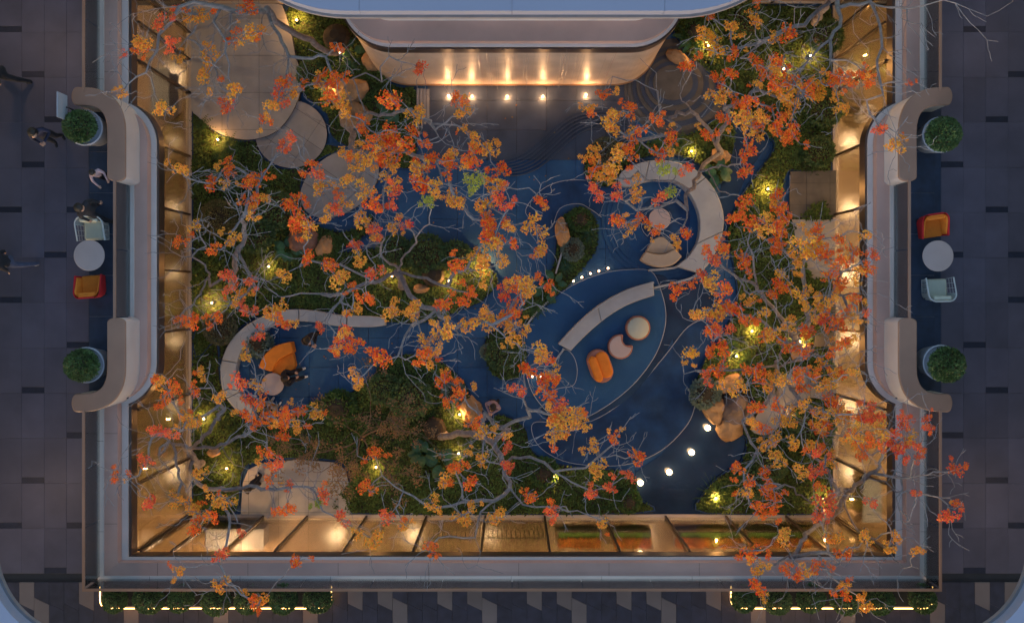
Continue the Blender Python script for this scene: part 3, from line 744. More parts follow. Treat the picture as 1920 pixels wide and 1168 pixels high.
for i, a in enumerate([
 ('tall tan boulder at the left edge of the leafy island', 1056, 437, 14, 28, .5, 'rock', .1),
 ('flat tan boulder of the rock group by the pool, topmost', 1366, 720, 28, 18, .35, 'rock', .2),
 ('broad tan boulder on the left of the rock group by the pool', 1338, 766, 24, 30, .4, 'rock', .6),
 ('dark brown boulder in the middle of the rock group', 1378, 768, 27, 27, .6, 'rockg', .3),
 ('long tan boulder reaching down into the pool', 1370, 802, 23, 27, .42, 'rock', -.3),
 ('small tan boulder at the right of the rock group', 1402, 776, 10, 20, .4, 'rock', 0),
 ('pointed tan boulder by the leaning trunk, lower middle', 882, 768, 20, 28, .6, 'rock', .4),
 ('large tan boulder under the upper left red tree', 655, 175, 34, 26, .55, 'rock', .3),
 ('tan boulder between the two upper left trees', 700, 112, 24, 22, .5, 'rock', -.4),
 ('lit tan boulder below the upper left trunk', 672, 215, 22, 26, .45, 'rock', .9),
 ('round tan boulder behind the C-shaped bench', 1350, 292, 18, 16, .5, 'rock', 0),
 ('reddish boulder at the edge of the lawn near the discs', 563, 450, 30, 24, .55, 'rockr', .5),
 ('tan boulder beside the reddish one near the discs', 610, 462, 18, 20, .4, 'rock', -.6),
 ('small lit tan boulder in the central hedge bed', 788, 540, 17, 10, .35, 'rock', .1),
 ('small tan boulder in the lower left corner bed', 402, 848, 14, 9, .35, 'rock', .2),
 ('tan boulder in the right bed above the path slab', 1500, 660, 22, 16, .4, 'rock', .5),
 ('tan boulder at the top right beside the waterfall wall', 1275, 112, 26, 12, .4, 'rock', -.6),
]): rock(*a, seed=i)
# ================================================================== plants
def leaf_quads(base, dirs, length, width, droop=.2, up=None):
    """folded diamond leaves as numpy arrays; base, dirs (n,3)"""
    n = len(base); d = dirs/np.linalg.norm(dirs, axis=1, keepdims=True)
    upv = np.tile(np.array([[0, 0, 1.0]]), (n, 1)) if up is None else up
    s = np.cross(d, upv); ln = np.linalg.norm(s, axis=1, keepdims=True); ln[ln < 1e-4] = 1; s = s/ln
    nn = np.cross(s, d)
    L = np.asarray(length).reshape(-1, 1); Wd = np.asarray(width).reshape(-1, 1)
    a = base; tip = base+d*L-nn*L*droop; mid = base+d*L*.45
    l = mid+s*Wd*.5+nn*Wd*.15; r = mid-s*Wd*.5+nn*Wd*.15
    V = np.stack([a, r, tip, l], 1).reshape(-1, 3); F = np.arange(n*4).reshape(-1, 4)
    return V, F
def np_mesh(name, V, F, m, smooth=False):
    me = bpy.data.meshes.new(name); nv, nf = len(V), len(F); k = F.shape[1]
    me.vertices.add(nv); me.vertices.foreach_set('co', V.astype(np.float32).ravel())
    me.loops.add(nf*k); me.loops.foreach_set('vertex_index', F.astype(np.int32).ravel())
    me.polygons.add(nf); me.polygons.foreach_set('loop_start', np.arange(0, nf*k, k, dtype=np.int32))
    me.materials.append(m); me.update(calc_edges=True); me.validate(); return me
def rdirs(n, zmin=.1, zmax=1.0):
    a = RNG.uniform(0, 2*PI, n); z = RNG.uniform(zmin, zmax, n); r = np.sqrt(np.clip(1-z*z, 0.02, 1))
    return np.stack([np.cos(a)*r, np.sin(a)*r, z], 1)
def nz2(X, Y, s, o=0):
    return np.array([mnoise.noise(Vector((x*s+o, y*s-o, o*.7))) for x, y in zip(X, Y)])
PATHS_IN_BED = [[P2(x, y) for x, y in [(1466,702),(1520,688),(1562,722),(1562,752),(1515,745),(1482,770),(1445,812),(1408,806),(1425,765)]], [P2(x, y) for x, y in [(1484,412),(1564,412),(1564,520),(1520,525),(1495,470)]]]
AVOID = [[P2(x, y) for x, y in circ(546, 252, 68, 40, 64)], [P2(x, y) for x, y in circ(637, 344, 83, 40, 55, -.62)], [P2(x, y) for x, y in circ(1372, 765, 42, 24, 52)]]+PATHS_IN_BED
LABEL_GC = {'waterfall': 'dense green groundcover between the terrace and the waterfall', 'lawn': 'dark lawn and low planting on the left', 'corner': 'dense dark groundcover in the lower left and middle bed', 'oval': 'low leafy planting of the small oval island', 'leafy': 'green planting of the leaf-shaped island', 'bench': 'planting behind the C-shaped bench', 'east': 'dense dark planting along the right side'}
for k, b in BEDS.items():
    p = np.array(b); x0, y0 = p.min(0); x1, y1 = p.max(0); dens = 1000
    n = int((x1-x0)*(y1-y0)*dens); X = RNG.uniform(x0, x1, n); Y = RNG.uniform(y0, y1, n)
    keep = inside(inset(b, .05), X, Y)
    for a in AVOID: keep &= ~inside(a, X, Y)
    X, Y = X[keep], Y[keep]; n = len(X)
    h = nz2(X, Y, .9, 3)*.5+nz2(X, Y, 2.4, 8)*.35; h = np.clip(h+.12, 0, 1)
    if k == 'lawn':      # mown lawn near the discs
        lawn = (Y > 2.7) & (X > -9.4); h = np.where(lawn, h*.12, h)
    Z = .1+h*.42*RNG.uniform(.5, 1.0, n)
    L = RNG.uniform(.05, .11, n)*(1+.5*h); 
    V, F = leaf_quads(np.stack([X, Y, Z], 1), rdirs(n, .05, .75), L, L*.5, .25)
    me = np_mesh('groundcover', V, F, K['green'])
    o = inst('groundcover', me, (0, 0, 0)); tag(o, LABEL_GC[k], 'groundcover', kind='stuff')
# --- a few fallen leaves on the paving
n = 420; X = RNG.uniform(GX0+.2, GX1-.2, n); Y = RNG.uniform(GY0+.2, GY1-2.8, n); kp = np.ones(n, bool)
for b in BEDS.values(): kp &= ~inside(b, X, Y)
for a in [[P2(x, y) for x, y in circ(1240, 412, 125, 30)], [P2(x, y) for x, y in circ(1115, 650, 170, 30, 160)], [P2(x, y) for x, y in circ(1260, 880, 140, 30, 100)], [P2(x, y) for x, y in circ(1270, 165, 110, 30)]]: kp &= ~inside(a, X, Y)
X, Y = X[kp], Y[kp]; n = len(X); L = RNG.uniform(.05, .09, n)
V, F = leaf_quads(np.stack([X, Y, np.full(n, .008)], 1), rdirs(n, .02, .12), L, L*.7, .05)
o = inst('fallen_leaves', np_mesh('fallen_leaves', V, F, K['leafB']), (0, 0, 0)); tag(o, 'scattered small brown leaves lying on the blue paving', 'leaves', kind='stuff')
# --- single plants
def bush_mesh(name, r, rz, m, n=900, leaf=.06, z0=.0, flat=.0):
    d = rdirs(n, -.35, 1.0); rad = RNG.uniform(.86, 1.03, n).reshape(-1, 1)
    base = d*rad*np.array([[r, r, rz]]); base[:, 2] += z0+rz*.6
    dr = d*.7+RNG.normal(0, .5, (n, 3)); L = RNG.uniform(.7, 1.3, n)*leaf
    V, F = leaf_quads(base, dr, L, L*.55, .2); return np_mesh(name, V, F, m)
def plant(name, label, px, py, parts, cat='plant', group=None, z=.12):
    x, y = P2(px, py, z+.2); t = thing(name, label, cat, (x, y, z), group)
    for nm, me, s in parts:
        o = inst(nm, me, (x, y, z), t, (0, 0, random.uniform(0, 6.28)), (s, s, s))
        if nm != 'core': o['kind'] = 'stuff'
    return t
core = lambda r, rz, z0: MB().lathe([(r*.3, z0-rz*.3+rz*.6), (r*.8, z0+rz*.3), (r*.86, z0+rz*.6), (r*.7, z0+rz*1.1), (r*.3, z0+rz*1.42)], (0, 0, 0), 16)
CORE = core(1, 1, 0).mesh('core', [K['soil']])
B_OLIVE = bush_mesh('foliage', .56, .5, K['ball'], 2600, .05); B_GREY = bush_mesh('foliage', .5, .42, K['ballg'], 2200, .05)
B_PALE = bush_mesh('foliage', .48, .34, K['paleg'], 900, .11); B_DARK = bush_mesh('foliage', .5, .42, K['topiary'], 1500, .075)
B_RED = bush_mesh('foliage', .3, .22, K['redleaf'], 400, .08)
B_YEL = bush_mesh('foliage', .45, .34, K['fern'], 1100, .09)
def frond_mesh(n, L, m, wide=.05, arch=.6, pin=True):
    Vs, Fs = [], []; o = 0
    for i in range(n):
        a = 2*PI*i/n+random.uniform(-.2, .2); el = random.uniform(.35, 1.0); ll = L*random.uniform(.75, 1.15)
        ks = 9; pts = []
        for k in range(ks+1):
            t = k/ks; rr = ll*(t*math.cos(el)*.6+t*t*.5); zz = ll*(t*math.sin(el)-arch*t*t)
            pts.append((math.cos(a)*rr, math.sin(a)*rr, .08+zz))
        pts = np.array(pts)
        if pin:
            for k in range(1, ks+1):
                dd = pts[k]-pts[k-1]; dd = dd/np.linalg.norm(dd); s = np.cross(dd, [0, 0, 1]); s /= np.linalg.norm(s)+1e-6
                for sg in (1, -1):
                    V, F = leaf_quads(pts[k:k+1], (s*sg+dd*.5)[None], [ll*.26*(1.1-k/ks)], [wide], .2); Vs.append(V); Fs.append(F+o); o += 4
        else:
            for k in range(ks):
                dd = pts[k+1]-pts[k]; s = np.cross(dd, [0, 0, 1]); s /= np.linalg.norm(s)+1e-6
                w0 = wide*(1-k/ks)*.5+.003; w1 = wide*(1-(k+1)/ks)*.5+.001
                V = np.array([pts[k]+s*w0, pts[k+1]+s*w1, pts[k+1]-s*w1, pts[k]-s*w0]); Vs.append(V); Fs.append(np.array([[0, 1, 2, 3]])+o); o += 4
    return np_mesh('frond', np.concatenate(Vs), np.concatenate(Fs), m)
FERN = frond_mesh(16, .55, K['fern'], .045); GRASS = frond_mesh(46, .62, K['fern'], .022, .75, False); SPIKE = frond_mesh(34, .55, K['broad'], .035, .55, False)
def broad_leaf(L, Wd):
    mb = MB(); n = 9; pts = []
    for i in range(n+1):
        t = i/n; w = Wd*.5*math.sin(PI*min(1, t*.92+.06))**.7*(1-.15*t); z = .10*L*math.sin(t*2.4)-.16*L*t*t
        pts.append((t*L, w, z))
    for i in range(n):
        x0, w0, z0 = pts[i]; x1, w1, z1 = pts[i+1]
        mb.add([(x0, -w0, z0+.03*L), (x1, -w1, z1+.03*L), (x1, 0, z1), (x0, 0, z0), (x0, w0, z0+.03*L), (x1, w1, z1+.03*L)], [(0, 1, 2, 3), (3, 2, 5, 4)])
    return mb.mesh('leaf', [K['broad']])
LEAFB = broad_leaf(.36, .26); LEAFL = broad_leaf(.42, .13)
def hosta(label, px, py, n, s, me=None, name='broadleaf_plant'):
    x, y = P2(px, py, .3); t = thing(name, label, 'plant', (x, y, .1), 'large-leaved plants')
    st_ = MB()
    for i in range(n):
        a = 2*PI*i/n*1.9+random.uniform(-.3, .3); h = random.uniform(.15, .42)*s; r_ = random.uniform(.05, .16)*s
        q = (x+math.cos(a)*r_, y+math.sin(a)*r_, .1+h)
        inst('leaf', me or LEAFB, q, t, (random.uniform(-.2, .2), random.uniform(-.1, .25), a), (s*random.uniform(.8, 1.15),)*3)
        st_.tube([(x, y, .08), q], [.012, .007], 5)
    obj('stems', st_, K['broad'], t)
def ball(label, px, py, me, s=1.0, name='clipped_shrub', z=.12): plant(name, label, px, py, [('foliage', me, s), ('core', CORE, s*.42)], 'shrub', 'rounded shrubs', z)
ball('pale olive clipped ball shrub on the left', 411, 409, B_OLIVE, 1.0)
ball('grey-green clipped ball shrub outside the sweeping bench', 414, 615, B_GREY, 1.05)
ball('blue-grey shrub inside the curl of the sweeping bench', 486, 645, B_PALE, .85)
ball('pale green shrub at the pool edge by the rock group', 1322, 738, B_PALE, .95)
ball('pale green shrub in the middle of the leafy island', 1074, 468, B_PALE, .7)
ball('dark rounded shrub in the centre of the leafy island top', 1088, 412, B_YEL, .8)
ball('large dark clipped shrub at the right end of the upper right bed', 1545, 205, B_DARK, 1.1)
ball('dark shrub just above the dark landing', 1535, 285, B_DARK, .95)
ball('dark hedge shrub left part of the central bed', 740, 475, B_DARK, 1.1)
ball('dark hedge shrub middle of the central bed', 800, 478, B_DARK, 1.25)
ball('dark hedge shrub right part of the central bed', 855, 482, B_DARK, 1.0)
ball('dark shrub in the small oval island', 940, 665, B_DARK, .95)
ball('grey-leaved shrub at the left of the small oval island', 915, 660, B_PALE, .5)
ball('dark shrub beside the round stone disc', 520, 395, B_DARK, 1.2)
ball('dark shrub left of the reddish boulder', 480, 440, B_DARK, 1.15)
ball('dark shrub below the large round terrace', 430, 330, B_DARK, 1.0)
ball('dark shrub in the middle of the lower bed', 770, 745, B_DARK, 1.3)
ball('dark shrub at the left of the lower bed', 720, 730, B_DARK, 1.0)
ball('grey leaved shrub at the upper tip of the lower bed', 850, 735, B_PALE, .7)
ball('round dark green shrub under the right tree by the glass', 1520, 800, B_DARK, 1.35)
ball('red-leaved low plant in the central bed', 812, 515, B_RED, 1.0)
ball('red-leaved low plant by the upper left trunk', 632, 72, B_RED, 1.2)
ball('red-leaved low plant by the lower leaning trunk', 815, 803, B_RED, 1.0)
ball('bright green shrub at the lower right of the middle bed', 1180, 940, B_YEL, .8)
ball('yellow lit shrub at the foot of the lower middle tree', 1020, 885, B_YEL, 1.0)
ball('yellow-green shrub lit from inside below the blue terrace', 635, 765, B_YEL, 1.2)
ball('green shrub next to the lower left terrace', 395, 930, B_YEL, .8)
ball('leafy shrub at the top right under the bare branches', 1300, 60, B_YEL, .9)
ball('dark leafy shrub at the top middle right', 1400, 40, B_DARK, 1.2)
ball('dark leafy shrub in the upper right corner bed', 1545, 70, B_DARK, 1.1)
ball('dark shrub in the lower right corner bed', 1440, 870, B_DARK, 1.1)
ball('dark shrub beside the four globe lamps', 1410, 905, B_DARK, 1.0)
ball('dark shrub on the right of the tan path slab', 1545, 700, B_DARK, .8)
ball('grey-brown dry shrub by the C-shaped bench end', 1135, 285, B_GREY, .9)
ball('dark shrub right of the waterfall side steps', 750, 190, B_DARK, .6)
ball('dark shrub beside the round terrace right edge', 585, 140, B_DARK, .9)
def pl_(label, px, py, me, s, name): plant(name, label, px, py, [('fronds', me, s)], 'plant', 'feathery and spiky plants')
for a in [
 ('feathery yellow-green fern at the lower edge of the large terrace', 430, 272, FERN, 1.0, 'fern'), ('fern on the left beside the glass', 375, 235, FERN, .9, 'fern'),
 ('fern below the first fern by the terrace', 410, 290, FERN, .9, 'fern'), ('fern behind the C-shaped bench, left one', 1232, 272, FERN, .8, 'fern'),
 ('fern behind the C-shaped bench, right one', 1275, 268, FERN, .9, 'fern'), ('fern at the lower end of the leafy island', 1003, 575, FERN, 1.0, 'fern'),
 ('spiky dark plant at the right of the leafy island', 1108, 440, SPIKE, .75, 'spiky_plant'), ('spiky plant at the bottom of the leafy island', 1060, 500, SPIKE, .6, 'spiky_plant'),
 ('large spiky yellow-lit grass at the lower right by the pool', 1342, 930, GRASS, 1.1, 'spiky_grass'), ('spiky grass next to the pool in the lower right', 1380, 915, GRASS, 1.0, 'spiky_grass'),
 ('spiky plant at the left foot of the waterfall wall', 655, 122, SPIKE, .9, 'spiky_plant'), ('fern on the right above the dark landing', 1500, 290, FERN, 1.0, 'fern'),
 ('fern at the right bed below the lamp', 1400, 680, FERN, 1.1, 'fern'), ('fern at the right bed beside the globe lamps', 1375, 650, FERN, .9, 'fern'),
 ('spiky plant by the narrow dark water on the right', 1460, 250, SPIKE, .8, 'spiky_plant'), ('fern on the left near the reddish boulder', 545, 480, FERN, 1.0, 'fern')]: pl_(*a)
hosta('large round-leaved plant at the edge of the blue platform', 1040, 530, 5, .95); hosta('large round-leaved plant below the leafy island kerb', 1020, 552, 4, .9)
hosta('big-leaved plant in the lower middle bed', 795, 850, 9, 1.1); hosta('second big-leaved plant right of it in the lower middle bed', 828, 868, 8, 1.1)
hosta('glossy long-leaved plant at the right of the waterfall wall', 1300, 75, 9, 1.2, LEAFL); hosta('glossy broad-leaved plant beside the waterfall steps', 735, 205, 9, 1.1)
hosta('glossy dark-leaved plant right of the C-shaped bench', 1345, 325, 8, 1.1); hosta('broad-leaved plant by the terrace and the upper left trunk', 660, 95, 6, .9)
hosta('green broad-leaved plant next to the reddish boulder', 540, 468, 9, 1.0)
# ================================================================== lamps of the garden
def garden_light(label, px, py, power, z=.16, size=.045, tilt=None):
    x, y = P2(px, py, z+.12); t = thing('garden_spotlight', label, 'lamp', (x, y, .1), 'garden spotlights')
    obj('housing', MB().lathe([(.012, .0), (.012, z-.03), (.04, z-.02), (.045, z+.07), (.04, z+.075)], (x, y, .05), 14), K['dark'], t); hs = t.children[0]
    obj('lens', MB().lathe([(.024, z+.126), (.022, z+.134), (.008, z+.138)], (x, y, 0), 14), K['bulb'], hs)
    lamp('light', (x, y, z+.22), power*1.25, WARM, t, size=.018)
for a in [
 ('bright spotlight at the left edge by the grey-green ball', 397, 568, 26), ('spotlight in the lower left bed', 382, 785, 14), ('spotlight in the dark left bed near the reddish boulder', 504, 500, 10),
 ('spotlight at the right part of the central hedge', 842, 527, 16), ('spotlight on the right beside the narrow water', 1440, 355, 20), ('spotlight inside the yellow-green shrub', 635, 770, 22),
 ('spotlight in the lower middle bed left of the big leaves', 705, 876, 10), ('spotlight in the yellow-lit spiky grass', 1342, 934, 18), ('spotlight at the top right by the glossy plant', 1328, 86, 26),
 ('spotlight at the top left behind the trunk', 556, 38, 22), ('spotlight on the rocks of the upper left tree', 617, 166, 12), ('spotlight by the lower left terrace', 425, 878, 9),
 ('spotlight below the large round terrace', 408, 262, 18), ('spotlight by the pointed boulder', 862, 777, 16), ('spotlight behind the C-shaped bench', 1297, 284, 14),
 ('upper spotlight in the right bed', 1410, 621, 16), ('lower spotlight in the right bed above the rocks', 1381, 668, 16), ('spotlight at the foot of the lower middle tree', 1040, 893, 18),
 ('spotlight under the orange tree in the middle', 905, 497, 34), ('spotlight near the big-leaved plants', 860, 850, 9), ('spotlight in the lower right bed', 1425, 893, 12),
 ('spotlight below the waterfall side trunk', 637, 100, 14), ('spotlight under the right middle tree', 1500, 640, 26), ('spotlight in the right bed below the path slab', 1486, 778, 7),
 ('spotlight below the upper right tree', 1470, 130, 26), ('spotlight at the centre of the central hedge', 735, 518, 12), ('spotlight in the upper right bed at the glass', 1520, 105, 18),
 ('spotlight at the right tree foot near the glass', 1545, 935, 18)]: garden_light(*a)
def globe(label, px, py):
    z = .2; x, y = P2(px, py, z); t = thing('globe_lamp', label, 'lamp', (x, y, 0), 'globe lamps in the pool')
    obj('stand', MB().lathe([(.05, .0), (.03, .02), (.03, .1)], (x, y, 0), 14), K['dark'], t)
    obj('globe', MB().lathe([(.09*math.sin(a)+.002, .19-.09*math.cos(a)) for a in [PI*i/12 for i in range(13)]], (x, y, 0), 20), K['globe'], t, smooth=True)
for l, a, b in (('topmost glowing globe lamp in the pool below the rocks', 1327, 802), ('second glowing globe lamp from the top in the pool', 1297, 848), ('third glowing globe lamp from the top in the pool', 1255, 885), ('lowest glowing globe lamp in the pool beside the bed', 1201, 905)): globe(l, a, b)
def floor_light(label, px, py, power, z0=.0, r=.05, es='down'):
    x, y = P2(px, py, z0); t = thing('floor_light', label, 'lamp', (x, y, z0), 'recessed floor lights')
    obj('ring', MB().lathe([(r+.02, .002), (r+.02, .012), (r, .014)], (x, y, z0), 18), K['gold'], t)
    obj('lens', MB().lathe([(r-.002, .006), (r-.006, .018), (.01, .02)], (x, y, z0), 18), K['bulb' if es == 'bulb' else 'down'], t)
    lamp('light', (x, y, z0+(.3 if power > 2 else .1)), power, WARM2, t, size=.012)
for i, (a, b) in enumerate(((841, 180), (885, 181), (951, 181), (1018, 181), (1099, 178))):
    floor_light(['leftmost floor light before the waterfall wall', 'second floor light before the waterfall wall', 'middle floor light before the waterfall wall', 'fourth floor light before the waterfall wall', 'rightmost floor light before the waterfall wall'][i], a, b, 16, 0, .03, 'bulb')
for i, (a, b) in enumerate(((1075, 527), (1091, 520), (1107, 513), (1123, 508), (1140, 503))):
    floor_light(['lowest small light along the rim of the platform', 'second small light from below along the platform rim', 'middle small light along the platform rim', 'fourth small light along the platform rim', 'topmost small light along the rim of the platform'][i], a, b, .8, .03, .03)
floor_light('small floor light left of the arched bench kerb', 998, 706, .8, .14, .03); floor_light('small floor light right of its twin by the bench kerb', 1013, 706, .8, .14, .03)
# ceiling downlights in the rooms
def downlight(label, x, y, power):
    t = thing('ceiling_downlight', label, 'lamp', (x, y, 4.5), 'ceiling downlights of the rooms')
    obj('trim', MB().lathe([(.10, 4.5), (.10, 4.48), (.07, 4.475)], (x, y, 0), 18), K['gold'], t)
    obj('lens', MB().lathe([(.068, 4.478), (.06, 4.465), (.01, 4.46)], (x, y, 0), 18), K['down'], t)
    lamp('light', (x, y, 4.44), power, (1, .64, .32), t, 'AREA', .3)
ORD = ['first', 'second', 'third', 'fourth', 'fifth', 'sixth', 'seventh', 'eighth']
for i, y in enumerate((8.0, 5.6, 3.2, .8, -1.6, -4.0, -6.4)):
    downlight(f'ceiling downlight of the left rooms, {ORD[i]} from the top', -12.3, y, (170, 24, 36, 36, 40, 22, 130)[i]); downlight(f'ceiling downlight of the right rooms, {ORD[i]} from the top', 12.3, y, (80, 190, 200, 210, 220, 140, 170)[i])
for i, x in enumerate((-9.2, -6.4, -3.6, -.8, 2.0, 4.8, 7.6)): downlight(f'ceiling downlight of the rooms below the garden, {ORD[i]} from the left', x, -8.7, (200, 190, 150, 85, 110, 150, 180)[i])
downlight('ceiling downlight of the room at the upper left', -7.5, 10.6, 130); downlight('ceiling downlight of the room at the upper right', 7.5, 10.6, 130)
for l, x, y, pw_ in (('canopy downlight over the upper left gallery', -13.2, 7.2, 14), ('canopy downlight over the lower left gallery', -13.2, -5.6, 14), ('canopy downlight over the upper right gallery', 13.4, 7.2, 6), ('canopy downlight over the lower right gallery', 13.4, -5.6, 9), ('canopy downlight over the left chevron floor', -8, -9.0, 10), ('canopy downlight over the right chevron floor', 8, -9.0, 10)):
    t = thing('canopy_downlight', l, 'lamp', (x, y, ZK-.12), 'downlights under the canopy')
    obj('trim', MB().lathe([(.10, ZK-.122), (.10, ZK-.15), (.07, ZK-.155)], (x, y, 0), 18), K['gold'], t)
    obj('lens', MB().lathe([(.068, ZK-.15), (.06, ZK-.165), (.01, ZK-.17)], (x, y, 0), 18), K['down'], t)
    lamp('light', (x, y, ZK-.2), pw_, (1, .62, .36), t, 'AREA', .3)
# ================================================================== things on the gallery
def topiary(label, px, py, zb=ZF):
    # px, py: the pot's foot
    x, y = P2(px, py, zb); t = thing('potted_topiary', label, 'potted plant', (x, y, zb), 'potted topiary balls on the balconies')
    obj('pot', MB().lathe([(.30, .0), (.36, .04), (.45, .78), (.47, .88), (.44, .90), (.42, .84)], (x, y, zb), 36), K['pot'], t, smooth=True)
    obj('soil', MB().lathe([(.42, .80), (.40, .82), (.01, .83)], (x, y, zb), 24), K['soil'], t)
    inst('foliage', TOP, (x, y, zb+.84), t, (random.uniform(-.2, .2), random.uniform(-.2, .2), random.uniform(0, 6)), (random.uniform(.93, 1.08), random.uniform(.93, 1.08), random.uniform(.9, 1.1)))['kind'] = 'stuff'; inst('core', CORE, (x, y, zb+.8), t, (0, 0, 0), (.42, .42, .4))
TOP = bush_mesh('foliage', .40, .42, K['topiary'], 2900, .06)
for l, a, b in (('clipped ball in white pot, upper left balcony', 185, 250), ('clipped ball in white pot, lower left balcony', 188, 680), ('clipped ball in white pot, upper right balcony', 1737, 263), ('clipped ball in white pot, lower right balcony', 1738, 676)): topiary(l, a, b)
def cafe_table(label, px, py):
    h = .74; x, y = P2(px, py, ZF+h); r_ = M(29, ZF+h); t = thing('cafe_table', label, 'table', (x, y, ZF), 'cafe tables on the balconies')
    obj('table_top', MB().lathe([(r_-.02, h-.03), (r_, h-.02), (r_, h-.008), (r_-.01, h)], (x, y, ZF), 56), K['tabletop'], t)
    obj('stem', MB().lathe([(.04, .02), (.04, h-.031)], (x, y, ZF), 16), K['dark'], t)
    obj('base', MB().lathe([(.26, .0), (.26, .015), (.05, .03)], (x, y, ZF), 36), K['dark'], t)
cafe_table('round white cafe table on the left balcony', 167, 479); cafe_table('round white cafe table on the right balcony', 1759, 480)
def ushape(hw, dep, r, n=8):
    """open U in plan, front towards +y; back at -y"""
    pts = [(hw, dep/2)]
    for i in range(n+1):
        a = 0-PI/2*i/n; pts.append((hw-r+r*math.cos(a), -dep/2+r+r*math.sin(a)))
    for i in range(n+1):
        a = -PI/2-PI/2*i/n; pts.append((-hw+r+r*math.cos(a), -dep/2+r+r*math.sin(a)))
    pts.append((-hw, dep/2)); return pts
def shell_band(hw0, hw1, dep, r, th, zb, ztop_back, ztop_arm):
    mb = MB(); a = ushape(hw0, dep*.92, r); b = ushape(hw1, dep, r); a2 = ushape(hw0-th, dep*.92, max(.02, r-th)); b2 = ushape(hw1-th, dep, max(.02, r-th)); n = len(a)
    V = []
    for i in range(n):
        f = max(0, min(1, (-b[i][1]/dep+.5)))**.8; zt = ztop_arm+(ztop_back-ztop_arm)*f
        V += [(*a[i], zb), (*b[i], zt), (b2[i][0], b2[i][1]+(th if abs(b[i][1]+dep/2) < .01 else 0), zt), (a2[i][0], a2[i][1]+(th if abs(a[i][1]+dep*.46) < .01 else 0), zb)]
    F = []
    for i in range(n-1):
        for k in range(4): k2 = (k+1) % 4; F.append((i*4+k, i*4+k2, (i+1)*4+k2, (i+1)*4+k))
    F += [(0, 1, 2, 3), tuple((n-1)*4+k for k in (3, 2, 1, 0))]
    return mb.add(V, F)
def armchair(label, px, py, ang, kind):
    x, y = P2(px, py, ZF+.4); t = thing('armchair', label, 'armchair', (x, y, ZF), 'armchairs on the balconies')
    T = Matrix.Translation((x, y, ZF)) @ Matrix.Rotation(ang, 4, 'Z')
    if kind == 'orange':
        obj('shell', shell_band(.28, .36, .62, .2, .04, .16, .80, .60).xf(T), K['red'], t, bevel=.012)
        obj('lining', shell_band(.235, .312, .52, .17, .03, .3, .815, .57).xf(T), K['orange'], t, bevel=.01)
        s = MB().box(-.25, -.22, .22, .25, .30, .44); obj('seat', s.xf(T), K['orange'], t, bevel=.05, seg=3)
        s = MB().box(-.24, -.27, .4, .24, -.15, .78); obj('back_cushion', s.xf(T), K['orange'], t, bevel=.045, seg=3)
    else:
        rim = ushape(.36, .62, .2); low = ushape(.26, .52, .16); n = len(rim)
        def zt(i): return .60+.18*max(0, min(1, -rim[i][1]/.62+.5))**.8
        r3 = [(p[0], p[1], zt(i)) for i, p in enumerate(rim)]; l3 = [(p[0], p[1], .06) for p in low]
        obj('top_rail', MB().tube(r3, .02, 8).xf(T), K['mint'], t); obj('bottom_rail', MB().tube(l3+[l3[0]], .013, 6).xf(T), K['mint'], t)
        wv = MB()
        for i in range(0, n-1):
            for f in (0, .33, .66):
                a = Vector(r3[i]).lerp(Vector(r3[i+1]), f); b = Vector(l3[i]).lerp(Vector(l3[i+1]), f); wv.tube([a, b], .006, 4)
        for f in (.2, .4, .6, .8): wv.tube([Vector(r3[i]).lerp(Vector(l3[i]), f) for i in range(n)], .005, 4)
        obj('wire_mesh', wv.xf(T), K['mint'], t)
        s = MB().box(-.25, -.24, .3, .25, .28, .43); obj('seat', s.xf(T), K['pale'], t, bevel=.05, seg=3)
        s = MB().box(-.24, -.29, .4, .24, -.17, .76); obj('back_cushion', s.xf(T), K['pale'], t, bevel=.045, seg=3)
    for sx in (-.22, .22):
        for sy in (-.22, .22): obj('leg', MB().tube([(sx*1.05, sy*1.05, 0), (sx, sy, .24)], .014, 8).xf(T), K['dark'], t)
armchair('orange armchair with red shell on the left balcony', 172, 538, math.radians(4), 'orange')
armchair('white wire armchair with pale cushion on the left balcony', 176, 430, math.radians(182), 'wire')
armchair('orange armchair with red shell on the right balcony', 1746, 424, math.radians(188), 'orange')
armchair('white wire armchair with pale cushion on the right balcony', 1757, 543, math.radians(2), 'wire')
# sign on a stand beside the upper left topiary
x, y = P2(168, 219, ZF); t = thing('sign_stand', 'thin white sign board on a pole beside the upper left pot', 'sign', (x, y, ZF))
obj('base', MB().lathe([(.24, 0), (.24, .02), (.03, .03)], (x, y, ZF), 32), K['cap'], t)
obj('pole', MB().tube([(x, y, ZF+.02), (x-.02, y, ZF+1.35)], .018, 8), K['dark'], t)
obj('board', MB().box(x-.10, y-.32, ZF+1.2, x-.06, y+.32, ZF+1.75), K['pot'], t, bevel=.008)
